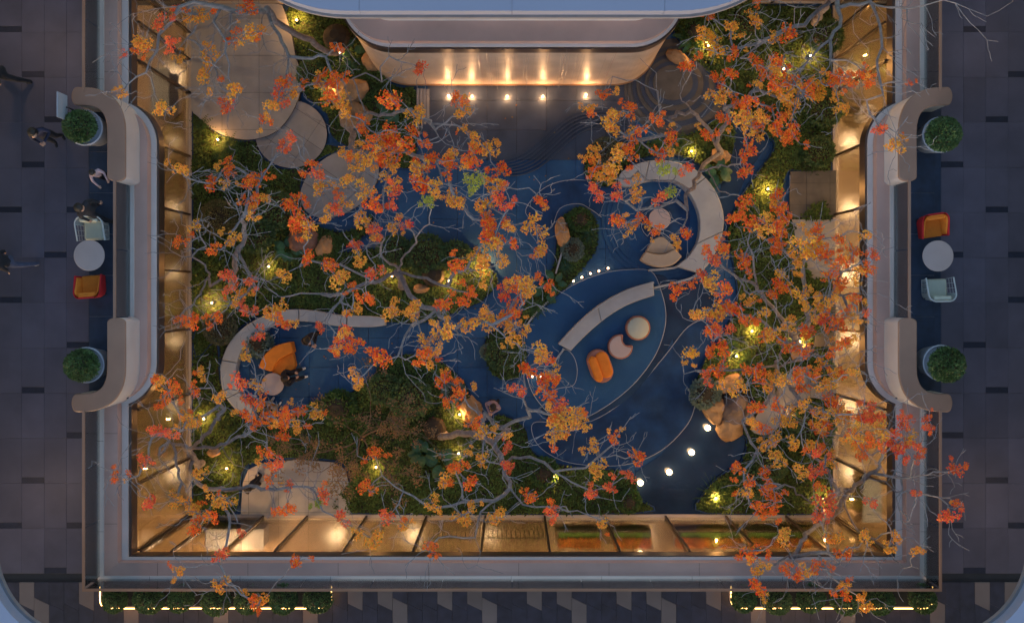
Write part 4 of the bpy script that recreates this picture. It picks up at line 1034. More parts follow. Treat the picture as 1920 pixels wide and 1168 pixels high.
# long planters with clipped balls and an LED line
HB = bush_mesh('foliage', .40, .36, K['topiary'], 2200, .06)
def hedge_planter(label, x0, x1, balls, wname):
    a, b = P(x0, 1110, ZF+.35), P(x1, 1110, ZF+.35); ya, yb_ = -7.64, -8.24
    t = thing('hedge_planter', label, 'planter', ((a.x+b.x)/2, (ya+yb_)/2, ZF))
    out = rrect(a.x, yb_, b.x, ya, .2, 6)
    obj('trough', MB().prism(out, ZF+.004, ZF+.34), K['brown'], t); obj('soil', MB().prism(inset(out, .05), ZF+.3, ZF+.345), K['soil'], t)
    q = inset(out, -.015); led = [p for p in q if True]
    # the LED line runs round the outer side only
    st_ = [p for p in q]; st_ = sorted(range(len(q)), key=lambda i: i)
    path = [(a.x-.02, ya+.0)]+[p for p in ccw(q)[14:28]]+[(b.x+.02, ya)] if False else None
    L = [(a.x-.015, ya-.02)]+[(a.x-.015, yb_+.2)]+[(a.x+.2-.215*math.cos(g), yb_+.2-.215*math.sin(g)) for g in [PI/2*k/6 for k in range(1, 7)]]
    R_ = [(b.x-.2+.215*math.sin(g), yb_+.2-.215*math.cos(g)) for g in [PI/2*k/6 for k in range(0, 6)]]+[(b.x+.015, yb_+.2), (b.x+.015, ya-.02)]
    obj('led_line', MB().tube([(p[0], p[1], ZF+.335) for p in L+R_], .013, 6), K['led'], t)
    for i, px in enumerate(balls):
        c = P(px, 1112, ZF+.6); s = random.uniform(.92, 1.06); w = thing('hedge_ball', f'clipped dark green ball in the {wname} planter, {ORD[i]} from the left', 'shrub', (c.x, -7.90, ZF+.34), f'clipped balls of the {wname} planter')
        inst('foliage', HB, (c.x, -7.93, ZF+.36), w, (random.uniform(-.15, .15), random.uniform(-.15, .15), i*1.3), (s*random.uniform(.80, .88), s*.92, s*random.uniform(.9, 1.1)))['kind'] = 'stuff'; inst('core', CORE, (c.x, -7.90, ZF+.3), w, (0, 0, 0), (.36*s, .33*s, .33*s))
hedge_planter('long lit trough planter at the lower left of the gallery', 188, 620, (213, 278, 338, 405, 468, 530, 597), 'lower left')
hedge_planter('long lit trough planter at the lower right of the gallery', 1372, 1748, (1397, 1456, 1522, 1585, 1648, 1728), 'lower right')
# ================================================================== things in the rooms
def interior_planter(label, px0, px1):
    a, b = P(px0, 1010, .5), P(px1, 1010, .5); y0, y1 = -7.92, -7.42
    t = thing('flower_trough', label, 'planter', ((a.x+b.x)/2, -7.65, 0)); obj('trough', MB().box(a.x, y0, .005, b.x, y1, .45), K['sill'], t)
    obj('grass_strip', MB().box(a.x+.03, y1-.20, .44, b.x-.03, y1-.03, .5), K['strip'], t)
    n = int((b.x-a.x)*900); bs = np.stack([RNG.uniform(a.x+.04, b.x-.04, n), RNG.uniform(y0+.03, y1-.21, n), RNG.uniform(.48, .62, n)], 1); L = RNG.uniform(.05, .1, n)
    V, F = leaf_quads(bs, rdirs(n, .1, .8), L, L*.7); o = inst('flowers', np_mesh('flowers', V, F, K['flower']), (0, 0, 0), t); o.location = -WL[t.name]; o['kind'] = 'stuff'
interior_planter('trough of orange flowers behind the lower glass, left one', 1150, 1222); interior_planter('long trough of orange flowers behind the lower glass, middle', 1266, 1392); interior_planter('trough of orange flowers behind the lower glass, right one', 1402, 1520)
interior_planter('short trough of orange flowers behind the lower glass, nearest the rails', 1046, 1126)
a = P(440, 1010, .9); t = thing('counter', 'brightly lit white counter behind the lower glass on the left', 'counter', (a.x, -7.6, 0))
obj('body', MB().box(a.x-.85, -7.85, .005, a.x+.85, -7.3, .86), K['white'], t); obj('counter_top', MB().box(a.x-.9, -7.9, .86, a.x+.9, -7.25, .9), K['pot'], t)
t = thing('pendant_lamp', 'bright pendant lamp over the white counter', 'lamp', (a.x, -8.2, 2.2))
obj('shade', MB().lathe([(.28, 2.2), (.26, 2.3), (.05, 2.42)], (a.x, -8.2, 0), 24), K['pot'], t); obj('cable', MB().tube([(a.x, -8.2, 2.4), (a.x, -8.2, 4.5)], .008, 6), K['dark'], t); obj('lens', MB().lathe([(.26, 2.19), (.25, 2.17), (.02, 2.165)], (a.x, -8.2, 0), 24), K['down'], t)
lamp('light', (a.x, -8.2, 2.1), 160, WARM2, t, 'AREA', .4)
t = thing('slatted_railing', 'row of dark rails behind the lower glass in the middle', 'railing', (-1.0, -7.9, 0))
for i in range(26):
    x = P(803+i*8.6, 1010, .6).x; obj('rail_post', MB().tube([(x, -7.5, .005), (x+.02, -7.5, 1.0)], .012, 6), K['mull'], t)
obj('top_rail', MB().box(P(800, 1010, .6).x, -7.52, 1.0, P(1022, 1010, .6).x, -7.48, 1.04), K['mull'], t)
a = P(1627, 213, .75); t = thing('display_table', 'round white table with small goods behind the right glass', 'table', (a.x, a.y, 0))
obj('table_top', MB().lathe([(.3, .72), (.3, .75)], (a.x, a.y, 0), 32), K['white'], t); obj('stem', MB().lathe([(.2, .005), (.05, .05), (.05, .72)], (a.x, a.y, 0), 20), K['white'], t)
for i in range(9):
    g = i*2.4; rr = .08+.018*i; o = obj('jar', MB().lathe([(.03, .751), (.035, .80), (.02, .83)], (a.x+math.cos(g)*rr, a.y+math.sin(g)*rr, 0), 10), K['rose']); tag(o, 'small brown jar on the round table behind the right glass', 'jar', 'jars on the display table')
for l, px, py in (('tan bench seat behind the left glass near the top', 300, 172), ('tan bench seat behind the right glass near the bottom', 1635, 935)):
    a = P(px, py, .45); sg = -1 if px < 960 else 1; a.x = sg*max(abs(a.x), 10.95); t = thing('indoor_bench', l, 'bench', (a.x, a.y, 0)); obj('seat', MB().box(a.x-.3, a.y-.75, .38, a.x+.3, a.y+.75, .46), K['cream'], t, bevel=.02)
    for s in (-.6, .6): obj('leg', MB().box(a.x-.25, a.y+s-.04, .005, a.x+.25, a.y+s+.04, .38), K['mull'], t)
# ================================================================== people
def person(label, loc, ang, h=1.7, pose='stand', top='black', legs='black', shoes='black', hair='short', arm='down', headtilt=0.0):
    s = h/1.7; J = []; E = []; T = []
    def v(co, r, tag_, par=None):
        J.append((Vector(co)*s, r*s, tag_)); i = len(J)-1
        if par is not None: E.append((par, i))
        return i
    sit = pose == 'sit'; pz = .52 if sit else .93
    pel = v((0, 0, pz), (.155), 'L'); wa = v((0, .01, pz+.2), .135, 'T', pel); ch = v((0, .02 if not sit else .05, pz+.40), .155, 'T', wa)
    nk = v((0, .03 if not sit else .08, pz+.54), .06, 'S', ch); hy = .05+headtilt*.12+(.05 if sit else 0)
    hd0 = v((0, hy, pz+.61), .075, 'S', nk); hd = v((0, hy+.01+headtilt*.06, pz+.70), .098, 'S', hd0); hd2 = v((0, hy+headtilt*.08, pz+.775), .075, 'S', hd)
    ns = v((0, hy+.105+headtilt*.06, pz+.675), .016, 'S', hd)
    for sx in (-1, 1):
        sh = v((sx*.17, .02 if not sit else .05, pz+.46), .075, 'T', ch)
        if arm == 'down': el, ha = (sx*.25, .0, pz+.2), (sx*.26, .08, pz-.03)
        elif arm == 'phone': el, ha = (sx*.24, .08, pz+.22), (sx*.06, .30, pz+.30)
        elif arm == 'reach': el, ha = (sx*.26, .18, pz+.36), (sx*.20, .44, pz+.32)
        else: el, ha = (sx*.24, .10, pz+.2), (sx*.1, .32, pz+.1)
        e = v(el, .05, 'T', sh); w = v(Vector(ha).lerp(Vector(el), .12), .034, 'T', e); d = (Vector(ha)-Vector(el)).normalized(); q = Vector(ha)
        pm = v(q+d*.05, .036, 'S', w); side = d.cross(Vector((0, 0, 1)));
        if side.length < .2: side = Vector((0, 1, 0))
        side.normalize()
        for k in range(4):
            f0 = q+d*.10+side*(k-1.5)*.02; f = v(f0, .0095, 'S', pm); f2 = v(f0+d*(.035-.004*abs(k-1.5))+Vector((0, 0, -.012)), .008, 'S', f)
        th_ = v(q+d*.05+side*-.05, .011, 'S', pm); v(q+d*.085+side*-.06, .009, 'S', th_)
        hp = v((sx*.09, .0, pz-.06), .11, 'L', pel)
        if sit: kn, an, to = (sx*.13, .42, .50), (sx*.13, .44, .10), (sx*.14, .60, .05)
        elif pose == 'walk': kn, an, to = (sx*.10, sx*.20+.06, .49), (sx*.10, sx*.33-.02, .09), (sx*.11, sx*.33+.14, .045)
        else: kn, an, to = (sx*.11, .03, .49), (sx*.12, sx*.06, .09), (sx*.14, sx*.06+.15, .045)
        k_ = v(kn, .078, 'L', hp); a_ = v(an, .05, 'L', k_); hl = v((an[0], an[1]+.02, .05), .045, 'F', a_); v(to, .04, 'F', hl)
    me = bpy.data.meshes.new('body'); me.from_pydata([j[0] for j in J], E, []); ob = bpy.data.objects.new('tmp', me); C.objects.link(ob)
    sk = ob.modifiers.new('skin', 'SKIN'); sk.use_smooth_shade = True; sd = me.skin_vertices[0].data
    for i, j in enumerate(J): sd[i].radius = (j[1], j[1]*(.78 if j[2] == 'T' and j[1] > .1 else 1)); sd[i].use_root = (i == 0)
    ss = ob.modifiers.new('sub', 'SUBSURF'); ss.levels = 1; ss.render_levels = 1
    dg = bpy.context.evaluated_depsgraph_get(); m2 = bpy.data.meshes.new_from_object(ob.evaluated_get(dg))
    bpy.data.objects.remove(ob)
    m2.materials.clear()
    for k in (legs, top, 'skin', shoes): m2.materials.append(K[k])
    idx = {'L': 0, 'T': 1, 'S': 2, 'F': 3}; JP = np.array([tuple(j[0]) for j in J]); JR = np.array([j[1] for j in J]); tg = [idx[j[2]] for j in J]
    for p in m2.polygons:
        d = np.linalg.norm(JP-np.array(p.center), axis=1)/JR; p.material_index = tg[int(np.argmin(d))]; p.use_smooth = True
    t = thing('person', label, 'person', loc); t.rotation_euler = (0, 0, ang)
    b = bpy.data.objects.new('body', m2); C.objects.link(b); b.parent = t; m2.name = 'body'
    hm = MB(); hc = (0, hy*s-.012*s, (pz+.715)*s); hr = .112*s; n = 14
    prof = [(hr*math.sin(a), hr*1.05*math.cos(a)) for a in [PI*.60*i/9 for i in range(10)]][::-1]
    prof[-1] = (.004, prof[-1][1])
    hm.lathe(prof, hc, 18)
    hm.v = [(x, y-(.03*s if z < hc[2]+.03 else 0)-headtilt*0, z) for x, y, z in hm.v]
    if hair == 'long': hm.lathe([(.03*s, -.34*s), (.085*s, -.22*s), (.10*s, -.02*s), (.06*s, .06*s)], (hc[0], hc[1]-.055*s, hc[2]), 14)
    hm = hm.mesh('hair', [K['hair']], True); ho = bpy.data.objects.new('hair', hm); C.objects.link(ho); ho.parent = t
    WL[ho.name] = WL[b.name] = Vector((0, 0, 0))
    return t
def at(px, py, z): return tuple(P(px, py, z))
D = math.radians
person('person in black at the top left margin, walking', at(36, 150, ZF), D(95), 1.72, 'walk', 'black', 'black')
person('person in dark clothes looking at a phone beside the upper left pot', at(112, 261, ZF), D(200), 1.68, 'stand', 'navy', 'black', 'black', 'long', 'phone', .5)
person('small person in a pink top at the upper left parapet', at(205, 332, ZF), D(215), 1.2, 'stand', 'pink', 'black', 'shoe', 'long', 'reach', .2)
person('person in a black coat standing behind the white wire armchair', at(197, 399, ZF), D(240), 1.75, 'walk', 'black', 'black')
person('walking person in jeans and white shoes at the left margin', at(50, 492, ZF), D(100), 1.72, 'walk', 'black', 'denim', 'shoe')
person('person in black standing under the sweeping bench', at(592, 629, 0), D(215), 1.68, 'stand', 'black', 'black', 'black', 'short', 'phone', .6)
person('person in black with white shoes sitting on the orange fan sofa', at(543, 706, 0), D(-75), 1.68, 'sit', 'black', 'black', 'shoe', 'short', 'lap', .4)
person('person in tan trousers sitting below the round table', at(502, 776, 0), D(-35), 1.68, 'sit', 'black', 'khaki', 'shoe', 'short', 'lap', .3)
person('person in lilac clothes standing by the pointed boulder', at(927, 750, 0), D(160), 1.62, 'stand', 'lilac', 'black', 'black', 'long', 'phone', .4)
person('person in black standing on the lower left terrace edge', at(490, 898, .15), D(60), 1.7, 'stand', 'black', 'black')
# small orange chair under the sitting person in tan trousers
x, y = P2(499, 772, .3); t = thing('fan_sofa', 'small orange seat below the round table', 'sofa', (x, y, 0))
obj('seat', MB().prism(circ(x, y, .34, 24), .1, .42), K['orange'], t, bevel=.06, seg=3)
obj('base', MB().prism(circ(x, y, .27, 24), .005, .1), K['dark'], t)
bk = [(x+math.cos(a)*.36, y+math.sin(a)*.36) for a in [D(150)+D(150)*i/10 for i in range(11)]]; bi = [(x+math.cos(a)*.22, y+math.sin(a)*.22) for a in [D(150)+D(150)*i/10 for i in range(11)]]
obj('backrest', MB().band(bk, bi, .3, .66), K['orange'], t, bevel=.05, seg=3)
# ================================================================== trees
SCL = 480/1402
CR = {'a': (0, 0), 'b': (480, 0), 'c': (960, 0), 'd': (1440, 0), 'e': (0, 400), 'f': (480, 400), 'g': (960, 400), 'h': (1440, 400), 'i': (0, 768), 'j': (480, 768), 'k': (960, 768), 'l': (1440, 768)}
def cc(k, x, y): return CR[k][0]+x*SCL, CR[k][1]+y*SCL
CL = {
'a': '885,120,55P 960,50,35P 1010,60,30R 1090,80,60O 790,225,70O 770,260,50R 935,235,45P 975,320,35O 685,290,25P 1340,50,60R 1295,165,30R 1260,215,40R 1350,195,60O 1150,315,50O 1130,420,60O 1275,500,60O 1245,595,50P 905,605,55O 670,510,35O 985,940,55O 1265,910,50R 1175,1005,55R 1375,1010,50R 1360,1090,60R 1380,1150,30O',
'b': '450,255,40R 400,450,60R 350,440,50O 470,440,60R 395,550,60R 480,560,50O 150,470,50R 190,510,45O 130,540,60P 80,590,50O 50,670,45R 495,625,30O 750,525,75R 870,640,55O 895,365,50P 1100,550,45R 1140,630,55O 1130,700,30O 600,690,45R 185,755,40P 140,800,40P 720,750,60R 760,740,70R 840,740,50R 700,830,60R 620,770,50R 500,830,45O 600,860,60O 550,900,50O 780,840,80R 930,780,40R 1180,765,50O 1280,830,55O 1200,850,75R 1070,870,60O 940,880,60R 740,910,50O 900,920,60O 1040,930,60R 1330,940,55R 1320,1020,60O 1200,990,60G 920,990,70R 730,1000,60O 500,1000,50O 330,950,50P 300,905,35R 370,1030,55O 590,1040,60O 640,1090,60R 760,1060,50P 1000,1040,60O 1090,1080,60O 940,1120,45G 1130,1120,40O 1260,1130,70O 1330,1090,60P 1390,1140,40P 30,980,55R 40,1095,45O 215,1120,65R 430,1140,50P 720,1140,40P 490,1110,40O',
'c': '510,510,45R 420,595,35O 520,635,60O 560,680,60O 640,615,50R 640,720,45O 800,650,45R 950,350,50R 1200,170,50O 1120,250,70Y 1080,210,50Y 1320,95,50O 1230,280,40R 1330,360,50R 1390,420,40R 1340,470,35O 1120,440,45R 1200,390,50R 1120,520,65O 1240,540,50R 1290,590,60R 1150,660,45R 1070,730,45R 850,745,55R 715,720,40R 790,840,55R 870,830,35O 470,850,60O 560,860,55O 640,850,60R 550,910,60O 430,940,40R 500,990,60O 430,1025,50P 580,1050,50P 485,1085,40P 680,1030,50O 680,1080,35O 830,930,50G 945,925,45P 865,1045,50G 800,1090,50P 160,1090,45R 1270,680,80O 1330,700,70O 1290,800,60R 1370,680,50R 1265,930,55R 1280,1130,60R 1080,80,30R',
'd': '100,170,60R 30,210,40O 20,390,40O 60,320,50R 110,400,70R 60,470,60R 130,520,80O 120,570,60O 200,490,60R 280,450,60Y 260,530,60Y 380,400,50R 380,460,50R 310,400,30O 460,430,45R 530,395,50R 570,450,40R 40,670,60R 110,700,60R 140,760,50R 20,590,30R 390,590,40O 615,710,45P 700,810,55O 735,770,30O 765,460,25P 30,1090,60R 60,1140,50R',
'e': '1060,70,40O 1000,165,45R 1260,135,50O 1180,205,45R 1245,340,55P 1350,440,40O 1365,540,50P 1280,480,40O 1380,370,40P 1080,590,55R 1180,570,40R 990,600,40R 1110,870,40O 1080,960,45R 1200,990,45O 870,930,50O 930,970,60R 890,1020,40R 1310,910,60P 1370,1020,60P 1350,770,40O 1380,20,30O 1010,1110,40O 1070,1130,50O',
'f': '200,30,70R 270,50,60R 290,90,50O 380,20,40O 590,50,70O 640,90,45P 760,70,45O 820,60,40P 560,170,40P 570,250,55O 270,240,55R 395,300,55R 660,330,55P 465,375,70O 600,450,50R 140,350,50O 540,525,45O 530,410,30R 740,560,60O 110,540,75O 150,620,50R 335,612,40P 30,650,45P 500,680,70P 540,740,60R 480,670,40O 670,810,70R 450,740,25O 880,530,60O 850,560,35O 1020,480,60R 1100,310,60R 1200,230,40O 1260,290,70O 1160,480,55R 1170,590,60O 1020,640,65O 940,690,55O 990,740,40O 900,775,60R 960,810,50O 1260,590,60O 1350,610,60O 1310,130,80R 1300,170,60O 1240,40,50R 1380,60,40R 1360,430,50P 1390,520,60R 1385,700,30O 1040,920,60R 1130,970,50R 1065,1030,40R 540,910,55O 560,950,30O 230,1070,50R 330,1080,50O 150,1130,50R 30,1020,40R 40,1110,50R 10,930,40O',
'g': '560,55,50R 640,80,40O 690,45,45R 800,100,40R 880,150,40O 965,105,40R 130,70,70O 150,190,55O 130,210,40R 20,160,40R 50,370,60O 30,450,60R 90,420,50O 140,360,35R 190,390,40R 30,530,40R 40,660,60O 140,760,70O 180,760,40Y 90,840,60R 240,870,50O 40,960,45P 180,960,80R 270,1050,50P 200,1020,50R 270,1110,60O 350,1100,50O 920,400,50R 1090,240,60P 1040,340,50P 1100,370,60O 1140,430,60R 1020,540,55O 1110,540,70O 1200,540,70R 1070,660,45R 1150,650,50P 1140,840,60R 1060,900,45P 980,760,50Y 1160,220,40O 1150,160,50R 1250,240,55R 1290,330,30R 1220,40,50R 1310,80,70R 1380,60,60O 1300,470,45O 1380,540,40O 1170,730,60R 1320,880,70R 1240,960,50O 1380,680,50R 1290,600,50R 1340,1080,60R',
'h': '40,40,60O 30,130,60R 80,90,60R 60,200,50R 130,240,50O 150,290,40O 190,180,70O 230,210,60Y 250,110,60R 300,230,50R 395,130,40R 310,250,45R 450,200,50R 530,120,40O 580,230,40P 540,330,50R 490,330,40O 380,290,60R 80,330,40Y 70,380,60R 30,430,40R 190,440,60O 330,350,60R 400,380,40R 340,460,50O 260,520,50O 460,490,50R 530,540,30P 120,600,50O 210,640,50R 280,600,60P 350,550,60R 370,620,50R 460,570,40O 500,580,30O 30,660,50O 100,710,50R 210,740,55R 350,770,40R 420,720,50R 450,700,40O 290,840,50O 470,860,40O 380,860,50R 20,940,60O 100,920,50O 200,880,60R 200,950,50R 350,920,60O 300,960,50O 360,1010,60R 110,1110,60O 60,1060,50R 200,1040,40O 300,1090,50O 410,1110,40O 560,1090,60P 500,1100,40R 740,1120,30P 870,1120,35P',
'i': '830,120,55P 940,140,45P 800,270,45P 640,370,35R 700,350,25R 820,530,60P 960,490,50O 1050,520,50O 1100,350,50O 1020,60,50O 1180,490,50O 1250,500,45O 1150,580,50R 1090,640,60R 1220,785,55P 975,875,40O 1210,950,50O 1330,670,30P 1380,1040,40R 1360,20,50R 1080,560,50O',
'j': '120,60,60R 210,90,50O 60,220,50R 150,160,45R 130,310,55P 90,370,40R 180,410,30P 170,530,50R 370,460,50P 345,510,35G 470,600,50P 730,580,55P 810,630,40O 640,690,60O 650,250,50R 615,440,55R 1020,380,55O 1120,320,50R 1190,405,55R 1260,130,55O 1180,70,45R 1160,240,30O 1240,260,40O 1380,200,40P 1360,310,50P 970,510,50O 1190,530,40O 1130,590,60O 1310,560,60O 235,830,45R 955,775,50R 30,1030,50O 10,1080,30R 1380,130,30O',
'k': '220,110,70O 280,80,70O 330,100,60O 370,30,50O 430,190,45O 480,320,60O 570,150,40R 670,250,55R 650,370,40P 530,420,45P 415,470,50P 90,455,50R 225,545,50P 500,620,40O 1300,80,40O 1380,120,40R 1240,330,45R 1300,380,40R 1280,450,50O 1380,420,50R 1380,320,40R 1340,550,50R 1320,770,60R 1350,870,50O 1350,950,60R',
'l': '110,70,50O 60,60,40O 20,150,60O 290,70,60R 270,100,40O 300,140,30R 370,30,50O 440,50,40O 560,30,60P 620,40,40P 440,160,60R 480,130,60O 520,230,40R 570,190,50R 640,110,60O 640,180,60P 720,170,70P 700,200,40P 780,160,50O 740,80,50P 750,260,40P 810,270,30P 870,90,35P 140,180,50O 240,220,60O 260,250,50P 340,270,50O 240,330,50P 300,340,30P 160,340,50O 40,270,50O 30,440,55R 40,520,50R 300,500,70P 270,580,50P 360,470,40P 560,500,40P 360,690,60O 530,700,50O 680,690,40O 660,750,40O 410,780,45R 810,780,40O 1025,335,50P 975,580,60P 1030,520,30R 810,460,30P 100,700,60O 100,870,40R 150,900,45R 210,870,45O 280,860,50R 340,860,25R 360,1000,25R 430,1000,45R 530,1060,50O 430,970,30O'}
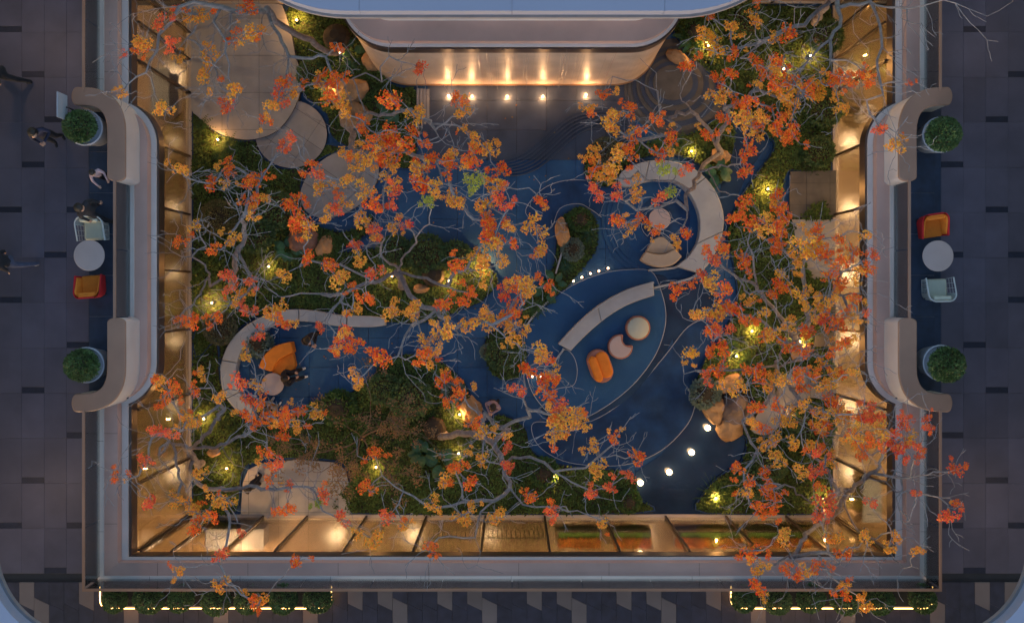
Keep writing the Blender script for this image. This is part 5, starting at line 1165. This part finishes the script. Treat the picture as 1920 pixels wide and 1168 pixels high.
# trees: label, base px, limbs [(crop, [(x,y)...], z0, z1)]
TREES = [
 ('leaning tree at the upper left with bare blue-grey limbs over the terrace', (640, 96), [('b', [(400,290),(270,210),(140,140),(60,50),(0,60),(-60,40)], 1.2, 6.0), ('b', [(120,110),(140,230),(180,310),(165,410)], 5.0, 6.2), ('b', [(40,90),(35,200),(60,280),(180,320)], 5.2, 6.4), ('b', [(180,320),(250,320),(285,400),(330,420)], 5.8, 6.4), ('a', [(1380,60),(1210,40),(1060,10),(980,40),(920,40),(870,20)], 5.8, 7.0), ('a', [(1300,120),(1190,115),(1240,170)], 6.0, 6.6), ('a', [(950,50),(940,120),(870,190),(860,280),(800,400)], 6.6, 7.2), ('a', [(1010,70),(1030,150),(1100,230),(1090,320)], 6.4, 6.8), ('a', [(860,60),(720,80),(600,180)], 6.9, 7.4), ('a', [(1180,20),(1170,120),(1240,230),(1250,420)], 6.2, 6.6)]),
 ('broad red-orange tree of the upper left with the densest crown', (648, 205), [('b', [(470,620),(480,680),(530,720),(520,810),(600,870)], 1.0, 4.5), ('b', [(480,690),(400,690),(340,660),(270,620)], 2.5, 4.2), ('b', [(520,650),(600,620),(720,630),(810,590)], 2.5, 5.6), ('b', [(720,560),(850,600),(960,680),(1040,790),(1110,810)], 5.0, 6.6), ('b', [(600,870),(700,800),(820,830),(940,870),(1080,900),(1250,950)], 4.2, 6.8), ('b', [(590,620),(530,430),(600,400),(690,450),(680,370),(730,310)], 3.5, 5.8), ('b', [(600,880),(560,1000),(540,1120)], 4.5, 6.4), ('b', [(700,830),(720,960),(700,1100)], 5.0, 6.5), ('f', [(700,0),(800,20),(900,-60),(1000,-40)], 6.0, 6.8), ('b', [(940,870),(1020,1000),(1180,1100),(1300,1060)], 6.2, 6.9)]),
 ('left tree with pale twisting limbs beside the olive ball shrub', (436, 540), [('e', [(1270,400),(1290,250),(1240,200),(1180,160)], 1.2, 5.5), ('e', [(1270,380),(1150,400),(1150,330),(1090,260),(1000,240),(930,200),(940,140)], 2.0, 6.5), ('e', [(1290,260),(1330,170),(1340,60),(1300,-20),(1290,-60)], 4.0, 6.4), ('e', [(1090,260),(1130,180),(1090,90),(1080,20),(1100,-60)], 5.0, 6.5), ('e', [(1290,260),(1370,330),(1400,420)], 4.2, 5.8), ('e', [(1150,400),(1040,410),(940,430)], 3.5, 6.6), ('e', [(1200,420),(1060,500),(920,600)], 3.5, 6.6), ('a', [(1340,1100),(1250,1050),(1240,960)], 6.0, 6.4), ('e', [(1000,240),(960,290),(900,350),(820,360)], 6.2, 7.0), ('e', [(940,180),(880,130),(800,120)], 6.4, 7.0)]),
 ('central tree spreading long grey limbs over the hedge bed', (752, 535), [('f', [(795,400),(790,350),(780,300)], 1.0, 3.2), ('f', [(790,360),(650,380),(560,400),(480,440),(300,440),(140,460),(40,400)], 2.8, 6.3), ('f', [(780,300),(820,220),(880,160),(860,100)], 3.2, 5.5), ('f', [(780,310),(690,240),(690,160),(720,80)], 3.2, 6.3), ('f', [(800,350),(960,370),(1050,400),(1080,330),(1160,300),(1240,340)], 3.0, 6.2), ('f', [(800,400),(880,480),(960,520),(1040,580),(1150,700)], 3.0, 6.4), ('f', [(960,520),(850,620),(800,720),(740,830)], 5.0, 6.6), ('f', [(480,440),(420,530),(390,600),(430,650),(480,690)], 5.6, 6.6), ('f', [(650,380),(540,320),(460,280),(300,260),(180,320)], 4.2, 6.2), ('f', [(880,160),(950,60),(960,-20)], 5.2, 6.4), ('f', [(1050,400),(1200,460),(1300,560)], 5.6, 6.6), ('f', [(800,720),(820,880),(920,990)], 6.2, 6.6), ('f', [(1240,340),(1320,280),(1330,180)], 6.0, 6.8)]),
 ('leaning tree of the lower middle with a lit bent trunk', (835, 815), [('j', [(1010,150),(1180,130),(1300,180),(1350,290),(1390,430)], .8, 4.6), ('j', [(1390,430),(1300,500),(1230,560),(1200,700),(1230,780)], 4.6, 6.6), ('k', [(-10,430),(60,520),(200,530),(400,570),(560,640)], 4.6, 6.6), ('k', [(-60,250),(0,260),(180,290),(230,340),(250,380)], 3.8, 5.6), ('k', [(240,350),(400,320),(470,260),(540,200),(640,240)], 5.4, 6.4), ('j', [(1300,180),(1380,110),(1300,80),(1250,20)], 3.0, 5.2), ('j', [(1280,500),(1130,490),(1130,430),(1090,340)], 5.0, 6.2), ('j', [(1130,480),(950,540),(760,420),(690,360)], 5.4, 6.2), ('k', [(-60,150),(20,60),(100,40),(60,-60),(-100,-120)], 4.6, 6.2), ('k', [(250,380),(380,420),(480,480),(600,500)], 5.4, 6.4), ('j', [(1200,680),(1000,700),(960,740)], 6.2, 6.8), ('k', [(20,60),(180,20),(300,60)], 5.6, 6.6), ('j', [(1220,780),(1210,850),(1160,870)], 6.6, 7.0), ('j', [(930,760),(930,880),(920,980)], 6.6, 7.0)]),
 ('dark-limbed tree in the lower left corner', (378, 868), [('i', [(1080,310),(1060,270),(1010,200),(920,170),(870,250),(930,340)], 1.2, 6.6), ('i', [(1050,240),(1180,210),(1280,160),(1400,110)], 3.0, 6.2), ('i', [(1040,220),(1100,170),(1150,120),(1230,0),(1160,-120)], 3.2, 6.2), ('i', [(1060,290),(1040,330),(1080,400),(1180,435),(1300,430),(1410,420),(1500,450)], 2.0, 6.0), ('i', [(1200,440),(1230,540),(1260,620),(1380,640)], 4.8, 6.4), ('i', [(990,230),(980,330),(1020,450)], 4.0, 6.2), ('i', [(930,170),(800,130),(700,100),(640,30)], 5.4, 7.2), ('i', [(1260,620),(1240,740),(1200,840),(1240,950)], 5.8, 7.2), ('i', [(1180,210),(1280,300),(1390,330)], 4.4, 6.0), ('e', [(1220,1110),(1180,1000),(1250,960),(1300,970)], 5.4, 6.4), ('j', [(100,500),(250,420),(320,250),(340,120)], 5.8, 6.4), ('i', [(900,200),(760,360),(640,400)], 6.0, 7.2)]),
 ('small brown-leaved maple in the lower middle bed', (682, 822), [('j', [(580,150),(500,200),(380,230),(250,260),(120,300)], 1.6, 3.6), ('j', [(585,150),(640,120),(760,110),(900,130)], 1.8, 3.6), ('j', [(580,140),(620,60),(630,-60),(600,-150)], 1.8, 3.6), ('j', [(575,140),(480,80),(380,40),(300,-20)], 1.8, 3.6), ('j', [(590,160),(620,240),(700,300),(760,400)], 1.8, 3.4), ('j', [(575,160),(540,260),(480,330)], 1.8, 3.4), ('j', [(640,120),(720,40),(800,-40)], 2.4, 3.6), ('j', [(380,230),(300,180),(200,190)], 3.0, 3.6), ('j', [(520,190),(420,300),(360,340)], 2.4, 3.4)]),
 ('forked tree bending over the C-shaped bench', (1352, 288), [('c', [(1140,830),(1050,900),(1000,1010),(950,1070),(960,1150)], .8, 4.4), ('c', [(1150,800),(1100,760),(1050,680),(980,610),(920,520),(960,440),(1000,370)], 1.0, 6.0), ('c', [(1160,780),(1180,660),(1170,560),(1200,440)], 1.5, 6.4), ('c', [(980,620),(850,650),(700,650),(560,600)], 3.4, 5.8), ('c', [(1000,1010),(880,990),(740,990),(690,940),(650,980),(560,980),(500,910)], 3.8, 6.0), ('c', [(950,1070),(900,1100),(800,1140),(680,1150),(620,1100),(560,1080)], 4.4, 5.8), ('c', [(870,640),(800,500),(730,470),(680,440),(550,420)], 4.6, 6.2), ('c', [(880,640),(800,560),(790,400),(700,320)], 4.8, 6.2), ('c', [(850,650),(920,700),(840,740),(700,770),(620,740)], 4.2, 5.8), ('c', [(1060,900),(1140,910),(1250,900)], 2.4, 5.6), ('c', [(1040,950),(1140,1050),(1260,1080)], 3.0, 5.6), ('c', [(1180,600),(1290,540),(1380,520)], 4.4, 6.4), ('c', [(970,600),(1040,540),(1150,500)], 4.0, 6.2), ('g', [(960,0),(940,70),(900,110)], 4.6, 5.6)]),
 ('large bare-limbed tree in the upper right corner', (1528, 42), [('d', [(260,120),(300,60),(330,10),(380,-30)], 1.5, 5.2), ('d', [(400,-10),(400,100),(340,220),(340,330),(280,310)], 5.2, 6.6), ('d', [(330,70),(200,140),(60,180),(-90,250),(-240,300),(-280,290)], 4.4, 6.4), ('d', [(400,0),(560,10),(600,100),(620,200),(600,380),(630,520),(630,620)], 5.4, 7.6), ('d', [(560,20),(640,40),(760,50),(860,30),(960,0)], 6.0, 7.6), ('d', [(750,60),(740,250),(790,300)], 7.0, 7.6), ('d', [(950,10),(1100,50),(1200,90),(1340,10)], 7.6, 8.0), ('d', [(1000,40),(1110,130),(1200,220),(1260,230)], 7.7, 8.0), ('d', [(60,180),(-150,320),(-240,400),(-200,440)], 5.6, 6.4), ('d', [(340,230),(250,270),(190,350),(150,410)], 6.0, 6.8), ('d', [(560,20),(480,60),(470,180),(520,240)], 6.0, 6.8), ('d', [(620,220),(690,330),(770,390)], 7.0, 7.6), ('d', [(200,140),(150,40),(60,10)], 5.4, 6.8), ('d', [(340,300),(430,330),(490,360)], 6.4, 6.9), ('d', [(760,60),(840,130),(850,160)], 7.3, 7.7), ('d', [(630,530),(540,550),(440,540)], 7.2, 7.2), ('d', [(630,620),(700,720),(700,780)], 7.4, 7.7), ('d', [(590,60),(560,140),(500,100)], 6.2, 6.9), ('d', [(300,60),(260,160),(200,240)], 4.6, 6.6), ('d', [(180,380),(160,560),(110,680)], 6.0, 6.6)]),
 ('dense orange tree in the middle of the right bed', (1497, 652), [('h', [(160,720),(140,660),(220,600),(300,540),(390,440),(480,370)], 1.2, 6.8), ('h', [(150,680),(60,560),(-60,420),(-80,250),(-120,130)], 1.4, 6.4), ('h', [(220,600),(200,450),(190,300),(240,160)], 3.0, 6.6), ('h', [(-60,420),(-160,360),(-240,300),(-280,220)], 4.4, 6.4), ('h', [(140,660),(40,640),(-100,560),(-240,540),(-380,540)], 2.4, 6.4), ('h', [(300,540),(360,440),(400,330),(510,270)], 4.8, 6.9), ('h', [(190,300),(80,200),(40,80),(-60,20)], 5.4, 6.6), ('h', [(-240,540),(-320,640),(-300,700)], 5.4, 6.2), ('h', [(340,500),(450,440),(610,440)], 5.2, 7.0), ('d', [(60,1130),(120,1020),(120,960)], 6.0, 6.4), ('h', [(240,160),(280,60),(300,-60)], 6.2, 6.6)]),
 ('orange tree above the rock group on the right', (1462, 742), [('h', [(70,980),(50,880),(40,830),(-60,850),(-180,850)], 1.0, 5.4), ('h', [(40,850),(150,800),(240,780),(360,770)], 2.4, 6.6), ('h', [(60,900),(140,960),(260,920),(360,920)], 2.4, 6.6), ('h', [(40,830),(100,700),(160,720)], 2.8, 6.2), ('h', [(-180,850),(-330,860),(-460,880),(-470,800),(-450,760)], 4.8, 5.8), ('h', [(70,960),(0,1030),(-70,1080),(-100,1150)], 2.6, 6.2), ('h', [(140,960),(200,1060),(330,1080)], 3.6, 6.6), ('k', [(1260,60),(1310,180),(1370,260),(1380,350)], 4.6, 6.4), ('k', [(1310,180),(1270,330),(1280,440)], 5.6, 6.4), ('h', [(-140,850),(-180,930),(-150,980)], 4.4, 5.8), ('l', [(100,-20),(60,120),(-60,240)], 5.4, 6.4)]),
 ('dark-trunked red tree in the lower right corner', (1548, 962), [('l', [(330,600),(400,520),(440,440),(500,400),(600,330),(630,240),(600,220)], .8, 6.8), ('l', [(420,460),(380,450),(330,350),(300,290),(330,200)], 3.2, 6.4), ('l', [(500,400),(640,390),(700,450),(850,460),(940,480),(1000,560)], 4.2, 7.4), ('l', [(600,380),(780,370),(940,360),(1020,330)], 5.2, 7.6), ('l', [(400,530),(440,570),(490,660),(620,740),(720,840),(850,900)], 2.6, 7.4), ('l', [(340,600),(200,680),(150,790),(60,830),(-40,880)], 1.6, 7.0), ('l', [(630,240),(700,180),(780,150)], 6.4, 7.2), ('l', [(690,460),(720,550),(770,610)], 6.0, 7.2), ('l', [(300,290),(200,230),(180,120),(240,0)], 5.6, 6.6), ('l', [(330,600),(240,500),(120,420),(30,400)], 2.6, 6.4), ('l', [(150,790),(330,780),(420,860)], 5.0, 7.2), ('l', [(330,790),(350,920),(340,980),(420,1110)], 6.2, 7.4), ('l', [(350,930),(240,1010),(280,1150)], 6.8, 7.4), ('l', [(490,660),(560,700),(690,680)], 4.6, 7.0), ('l', [(340,930),(430,980),(530,1040)], 6.8, 7.4), ('l', [(150,790),(100,900),(100,1000)], 5.4, 7.2), ('l', [(780,370),(800,280),(860,110)], 6.4, 7.4)]),
]
class Tree: pass
trees = []
for label, bpx, limbs in TREES:
    T = Tree(); T.label = label; T.pos = []; T.par = []; T.tip = []; T.brown = 'brown-leaved' in label
    b = P(bpx[0], bpx[1], .1); T.base = b
    T.pos.append(Vector((b.x, b.y, .0))); T.par.append(-1)
    def chain(T, start, pts, jit):
        cur = start
        for q in pts:
            p0 = T.pos[cur]; L = (q-p0).length; n = max(1, int(L/.28))
            for i in range(1, n+1):
                p = p0.lerp(q, i/n)
                if i < n: p = p+Vector((random.gauss(0, jit), random.gauss(0, jit), random.gauss(0, jit)))
                T.pos.append(p); T.par.append(cur); cur = len(T.pos)-1
        return cur
    for li, (k, pts, z0, z1) in enumerate(limbs):
        W_ = []
        tot = [0]
        for i in range(1, len(pts)): tot.append(tot[-1]+math.hypot(pts[i][0]-pts[i-1][0], pts[i][1]-pts[i-1][1]))
        for (x, y), s in zip(pts, tot): z = z0+(z1-z0)*s/max(tot[-1], 1); W_.append(P(*cc(k, x, y), z))
        if li == 0: st_ = 0
        else:
            d = [(p-W_[0]).length+max(0, p.z-W_[0].z)*1.5 for p in T.pos]; st_ = int(np.argmin(d))
            if (T.pos[st_]-W_[0]).length < .5: W_ = W_[1:] if len(W_) > 1 else W_
        chain(T, st_, W_, .035)
    trees.append(T)
# leaf clusters
CLU = []
for k, s in CL.items():
    for w in s.split():
        x, y, r = w[:-1].split(','); px, py = cc(k, float(x), float(y)); CLU.append((px, py, float(r)*SCL, w[-1]))
allp = []; owner = []; nid = []
for ti, T in enumerate(trees):
    if T.brown: continue
    for i, p in enumerate(T.pos):
        if p.z > 2.6: allp.append(p); owner.append(ti); nid.append(i)
A = np.array([tuple(p) for p in allp]); OW = np.array(owner); NI = np.array(nid)
cw = []
for px, py, r, c in CLU:
    z = 6.1+random.uniform(-.35, .6)
    if px < 325 or px > 1600 or py > 1005: z = 7.0+random.uniform(0, .5)
    cw.append(tuple(P(px, py, z)))
cw = np.array(cw)
D2 = np.full(len(cw), 1e9); NB = np.zeros(len(cw), int)
def upd(a0):
    global D2, NB
    seg = A[a0:]
    d = np.linalg.norm((cw[:, None, :]-seg[None])*np.array([1, 1, .8]), axis=2)+np.clip(seg[None, :, 2]-cw[:, None, 2]+.1, 0, 9)*2
    j = d.argmin(1); m = d[np.arange(len(cw)), j]; b = m < D2; D2[b] = m[b]; NB[b] = j[b]+a0
upd(0); done = np.zeros(len(cw), bool); CT = [None]*len(cw)
for _ in range(len(cw)):
    dd = np.where(done, 1e9, D2); i = int(dd.argmin()); done[i] = True
    ti = int(OW[NB[i]]); T = trees[ti]; cur = int(NI[NB[i]]); p0 = T.pos[cur]; q = Vector(cw[i]); L = (q-p0).length; CT[i] = ti
    n = max(1, int(L/.2)); off = Vector((0, 0, 0)); new = []
    for s in range(1, n+1):
        p = p0.lerp(q, s/n)
        if s < n: off = off*.6+Vector((random.gauss(0, .05), random.gauss(0, .05), random.gauss(0, .03))); p = p+off
        T.pos.append(p); T.par.append(cur); cur = len(T.pos)-1; new.append((p, cur))
    T.tip.append(cur)
    # short twigs inside the cluster
    for s in range(4):
        r = CLU[i][2]*.0134; a = random.uniform(0, 6.28); e = q+Vector((math.cos(a)*r*.8, math.sin(a)*r*.8, random.uniform(-.05, .12)))
        T.pos.append(q.lerp(e, .5)+Vector((random.gauss(0, .02), random.gauss(0, .02), 0))); T.par.append(cur); T.pos.append(e); T.par.append(len(T.pos)-2)
    a0 = len(A); A = np.vstack([A, [tuple(p) for p, _ in new]]); OW = np.append(OW, [ti]*len(new)); NI = np.append(NI, [c for _, c in new]); upd(a0)
# bare twigs
for T in trees:
    n0 = len(T.pos); nb = 70 if T.brown else 150
    cand = [i for i in range(n0) if T.pos[i].z > (1.8 if T.brown else 4.2)]
    for _ in range(nb):
        i = random.choice(cand); d = T.pos[i]-T.pos[T.par[i]]; d.z *= .4
        if d.length < 1e-3: continue
        d.normalize(); a = random.choice((-1, 1))*random.uniform(.5, 1.2); d = Vector((d.x*math.cos(a)-d.y*math.sin(a), d.x*math.sin(a)+d.y*math.cos(a), random.uniform(-.05, .4)))
        cur = i; p = T.pos[i].copy(); k = random.randint(3, 7)
        for s in range(k):
            d = (d+Vector((random.gauss(0, .35), random.gauss(0, .35), random.gauss(.02, .12)))).normalized(); p = p+d*random.uniform(.09, .17)
            if abs(p.x) > 9.3 and p.z < 6.6: p.z = 6.6+.1*random.random() if abs(p.x) > 10.2 else p.z
            T.pos.append(p.copy()); T.par.append(cur); cur = len(T.pos)-1
            if s > 1 and random.random() < .4:
                d2 = (d+Vector((random.gauss(0, .8), random.gauss(0, .8), .1))).normalized(); T.pos.append(p+d2*.12); T.par.append(cur); T.pos.append(p+d2*.12+(d2+d).normalized()*.1); T.par.append(len(T.pos)-2)
        T.tip.append(cur)
# leaf cluster meshes
def cluster_mesh(col, seed, n=120, R=1.0):
    r = np.random.default_rng(seed); Vs = []; nl = r.integers(4, 7); lobes = []
    for i in range(nl):
        a = r.uniform(0, 2*PI); d = r.uniform(.15, .62); lobes.append((d*math.cos(a), d*math.sin(a), r.uniform(-.15, .2)))
    for i in range(n):
        lx, ly, lz = lobes[i % nl]; a = r.uniform(0, 2*PI); d = .42*math.sqrt(r.uniform(0, 1)); c = np.array([lx+d*math.cos(a), ly+d*math.sin(a), lz+.12*(1-d/.4)+r.uniform(-.07, .07)])
        # a rosette of two or three rounded leaflets
        a0 = r.uniform(0, 2*PI); ln = r.uniform(.085, .15)
        for k in range(r.integers(1, 4)):
            g = a0+k*2.1; dv = np.array([math.cos(g), math.sin(g), r.uniform(-.35, .25)]); dv /= np.linalg.norm(dv); s = np.cross(dv, [0, 0, 1.0]); s /= np.linalg.norm(s); nn = np.cross(s, dv); s = s*math.cos(.3)+nn*r.uniform(-.4, .4); w = ln*.40
            pts = [c, c+dv*ln*.35+s*w, c+dv*ln*.75+s*w*.9, c+dv*ln*1.05-nn*.02, c+dv*ln*.75-s*w*.9, c+dv*ln*.35-s*w]; Vs.append(np.array(pts))
    V = np.concatenate(Vs)*R; F = np.arange(len(V)).reshape(-1, 6); return np_mesh('leaf_cluster', V, F, K['leaf'+col])
CM = {c: [cluster_mesh(c, 100*ord(c)+i) for i in range(5)] for c in 'ORPYG'}
CMB = [cluster_mesh('B', 900+i, 26) for i in range(4)]
# branches
for ti, T in enumerate(trees):
    n = len(T.pos); ch = [[] for _ in range(n)]
    for i in range(1, n): ch[T.par[i]].append(i)
    w = [0.0]*n
    for i in range(n-1, -1, -1):
        if not ch[i]: w[i] = 1.0
        if T.par[i] >= 0: w[T.par[i]] += w[i]
    rmax = .08 if T.brown else .125
    rad = [min(rmax, .0051*x**.5*(.8 if T.brown else 1.0)) for x in w]
    rad[0] = rad[0]*1.35
    rad = [max(x, .0066) for x in rad]
    t = thing('maple_tree' if T.brown else 'autumn_tree', T.label, 'tree', (T.base.x, T.base.y, 0), 'trees of the courtyard')
    thick, thin = MB(), MB(); stack = [(0, None)]
    while stack:
        i, p = stack.pop(); path = []; rr = []
        if p is not None: path.append(T.pos[p]); rr.append(min(rad[p], rad[i]*1.15))
        cur = i
        while True:
            path.append(T.pos[cur]); rr.append(rad[cur])
            if not ch[cur]: break
            cs = sorted(ch[cur], key=lambda q: -w[q])
            for q in cs[1:]: stack.append((q, cur))
            cur = cs[0]
        if len(path) < 2: continue
        # split the path into its thick and its thin stretch
        k = 0
        while k < len(path) and rr[k] > .045: k += 1
        if k > 1: thick.tube(path[:k+1], rr[:k+1], 8)
        if k < len(path)-1: 
            kk = max(0, k-1) if k > 1 else 0
            thin.tube(path[max(kk, 0):], rr[max(kk, 0):], 5, cap=False)
    bk_ = K['barkd'] if T.brown else K['bark']
    if thick.v: obj('trunk', thick, bk_, t, smooth=True)
    T.obj = t; T.br = obj('branches', thin, bk_, t, smooth=True)
    if T.brown:
        tips = [i for i in range(n) if not ch[i]]+[i for i in range(n) if len(ch[i]) == 1 and T.pos[i].z > 2.6 and random.random() < .3]
        random.shuffle(tips)
        for i in tips[:120]:
            s = random.uniform(.18, .32); inst('leaf_cluster', random.choice(CMB), T.pos[i], T.br, (random.uniform(-.3, .3), random.uniform(-.3, .3), random.uniform(0, 6.28)), (s, s, s*.9))['kind'] = 'stuff'
for i, (px, py, r, c) in enumerate(CLU):
    s = r*1.22*(ZC-cw[i][2])/FPX
    inst('leaf_cluster', CM[c][i % 5], Vector(cw[i])+Vector((0, 0, .03)), trees[CT[i]].br, (random.uniform(-.25, .25), random.uniform(-.25, .25), random.uniform(0, 6.28)), (s, s, s))['kind'] = 'stuff'
    # smaller sprays around the main one
    for k in range(random.choice((0, 1, 1, 2))):
        g = random.uniform(0, 6.28); dd = s*random.uniform(.75, 1.25); s2 = s*random.uniform(.38, .62); c2 = c if random.random() < .7 else {'O': 'R', 'R': 'O', 'P': 'R', 'Y': 'O', 'G': 'Y'}[c]
        if len(trees[CT[i]].br.children) < 290: inst('leaf_cluster', CM[c2][(i+k+2) % 5], Vector(cw[i])+Vector((math.cos(g)*dd, math.sin(g)*dd, random.uniform(-.1, .15))), trees[CT[i]].br, (random.uniform(-.3, .3), random.uniform(-.3, .3), random.uniform(0, 6.28)), (s2, s2, s2))['kind'] = 'stuff'
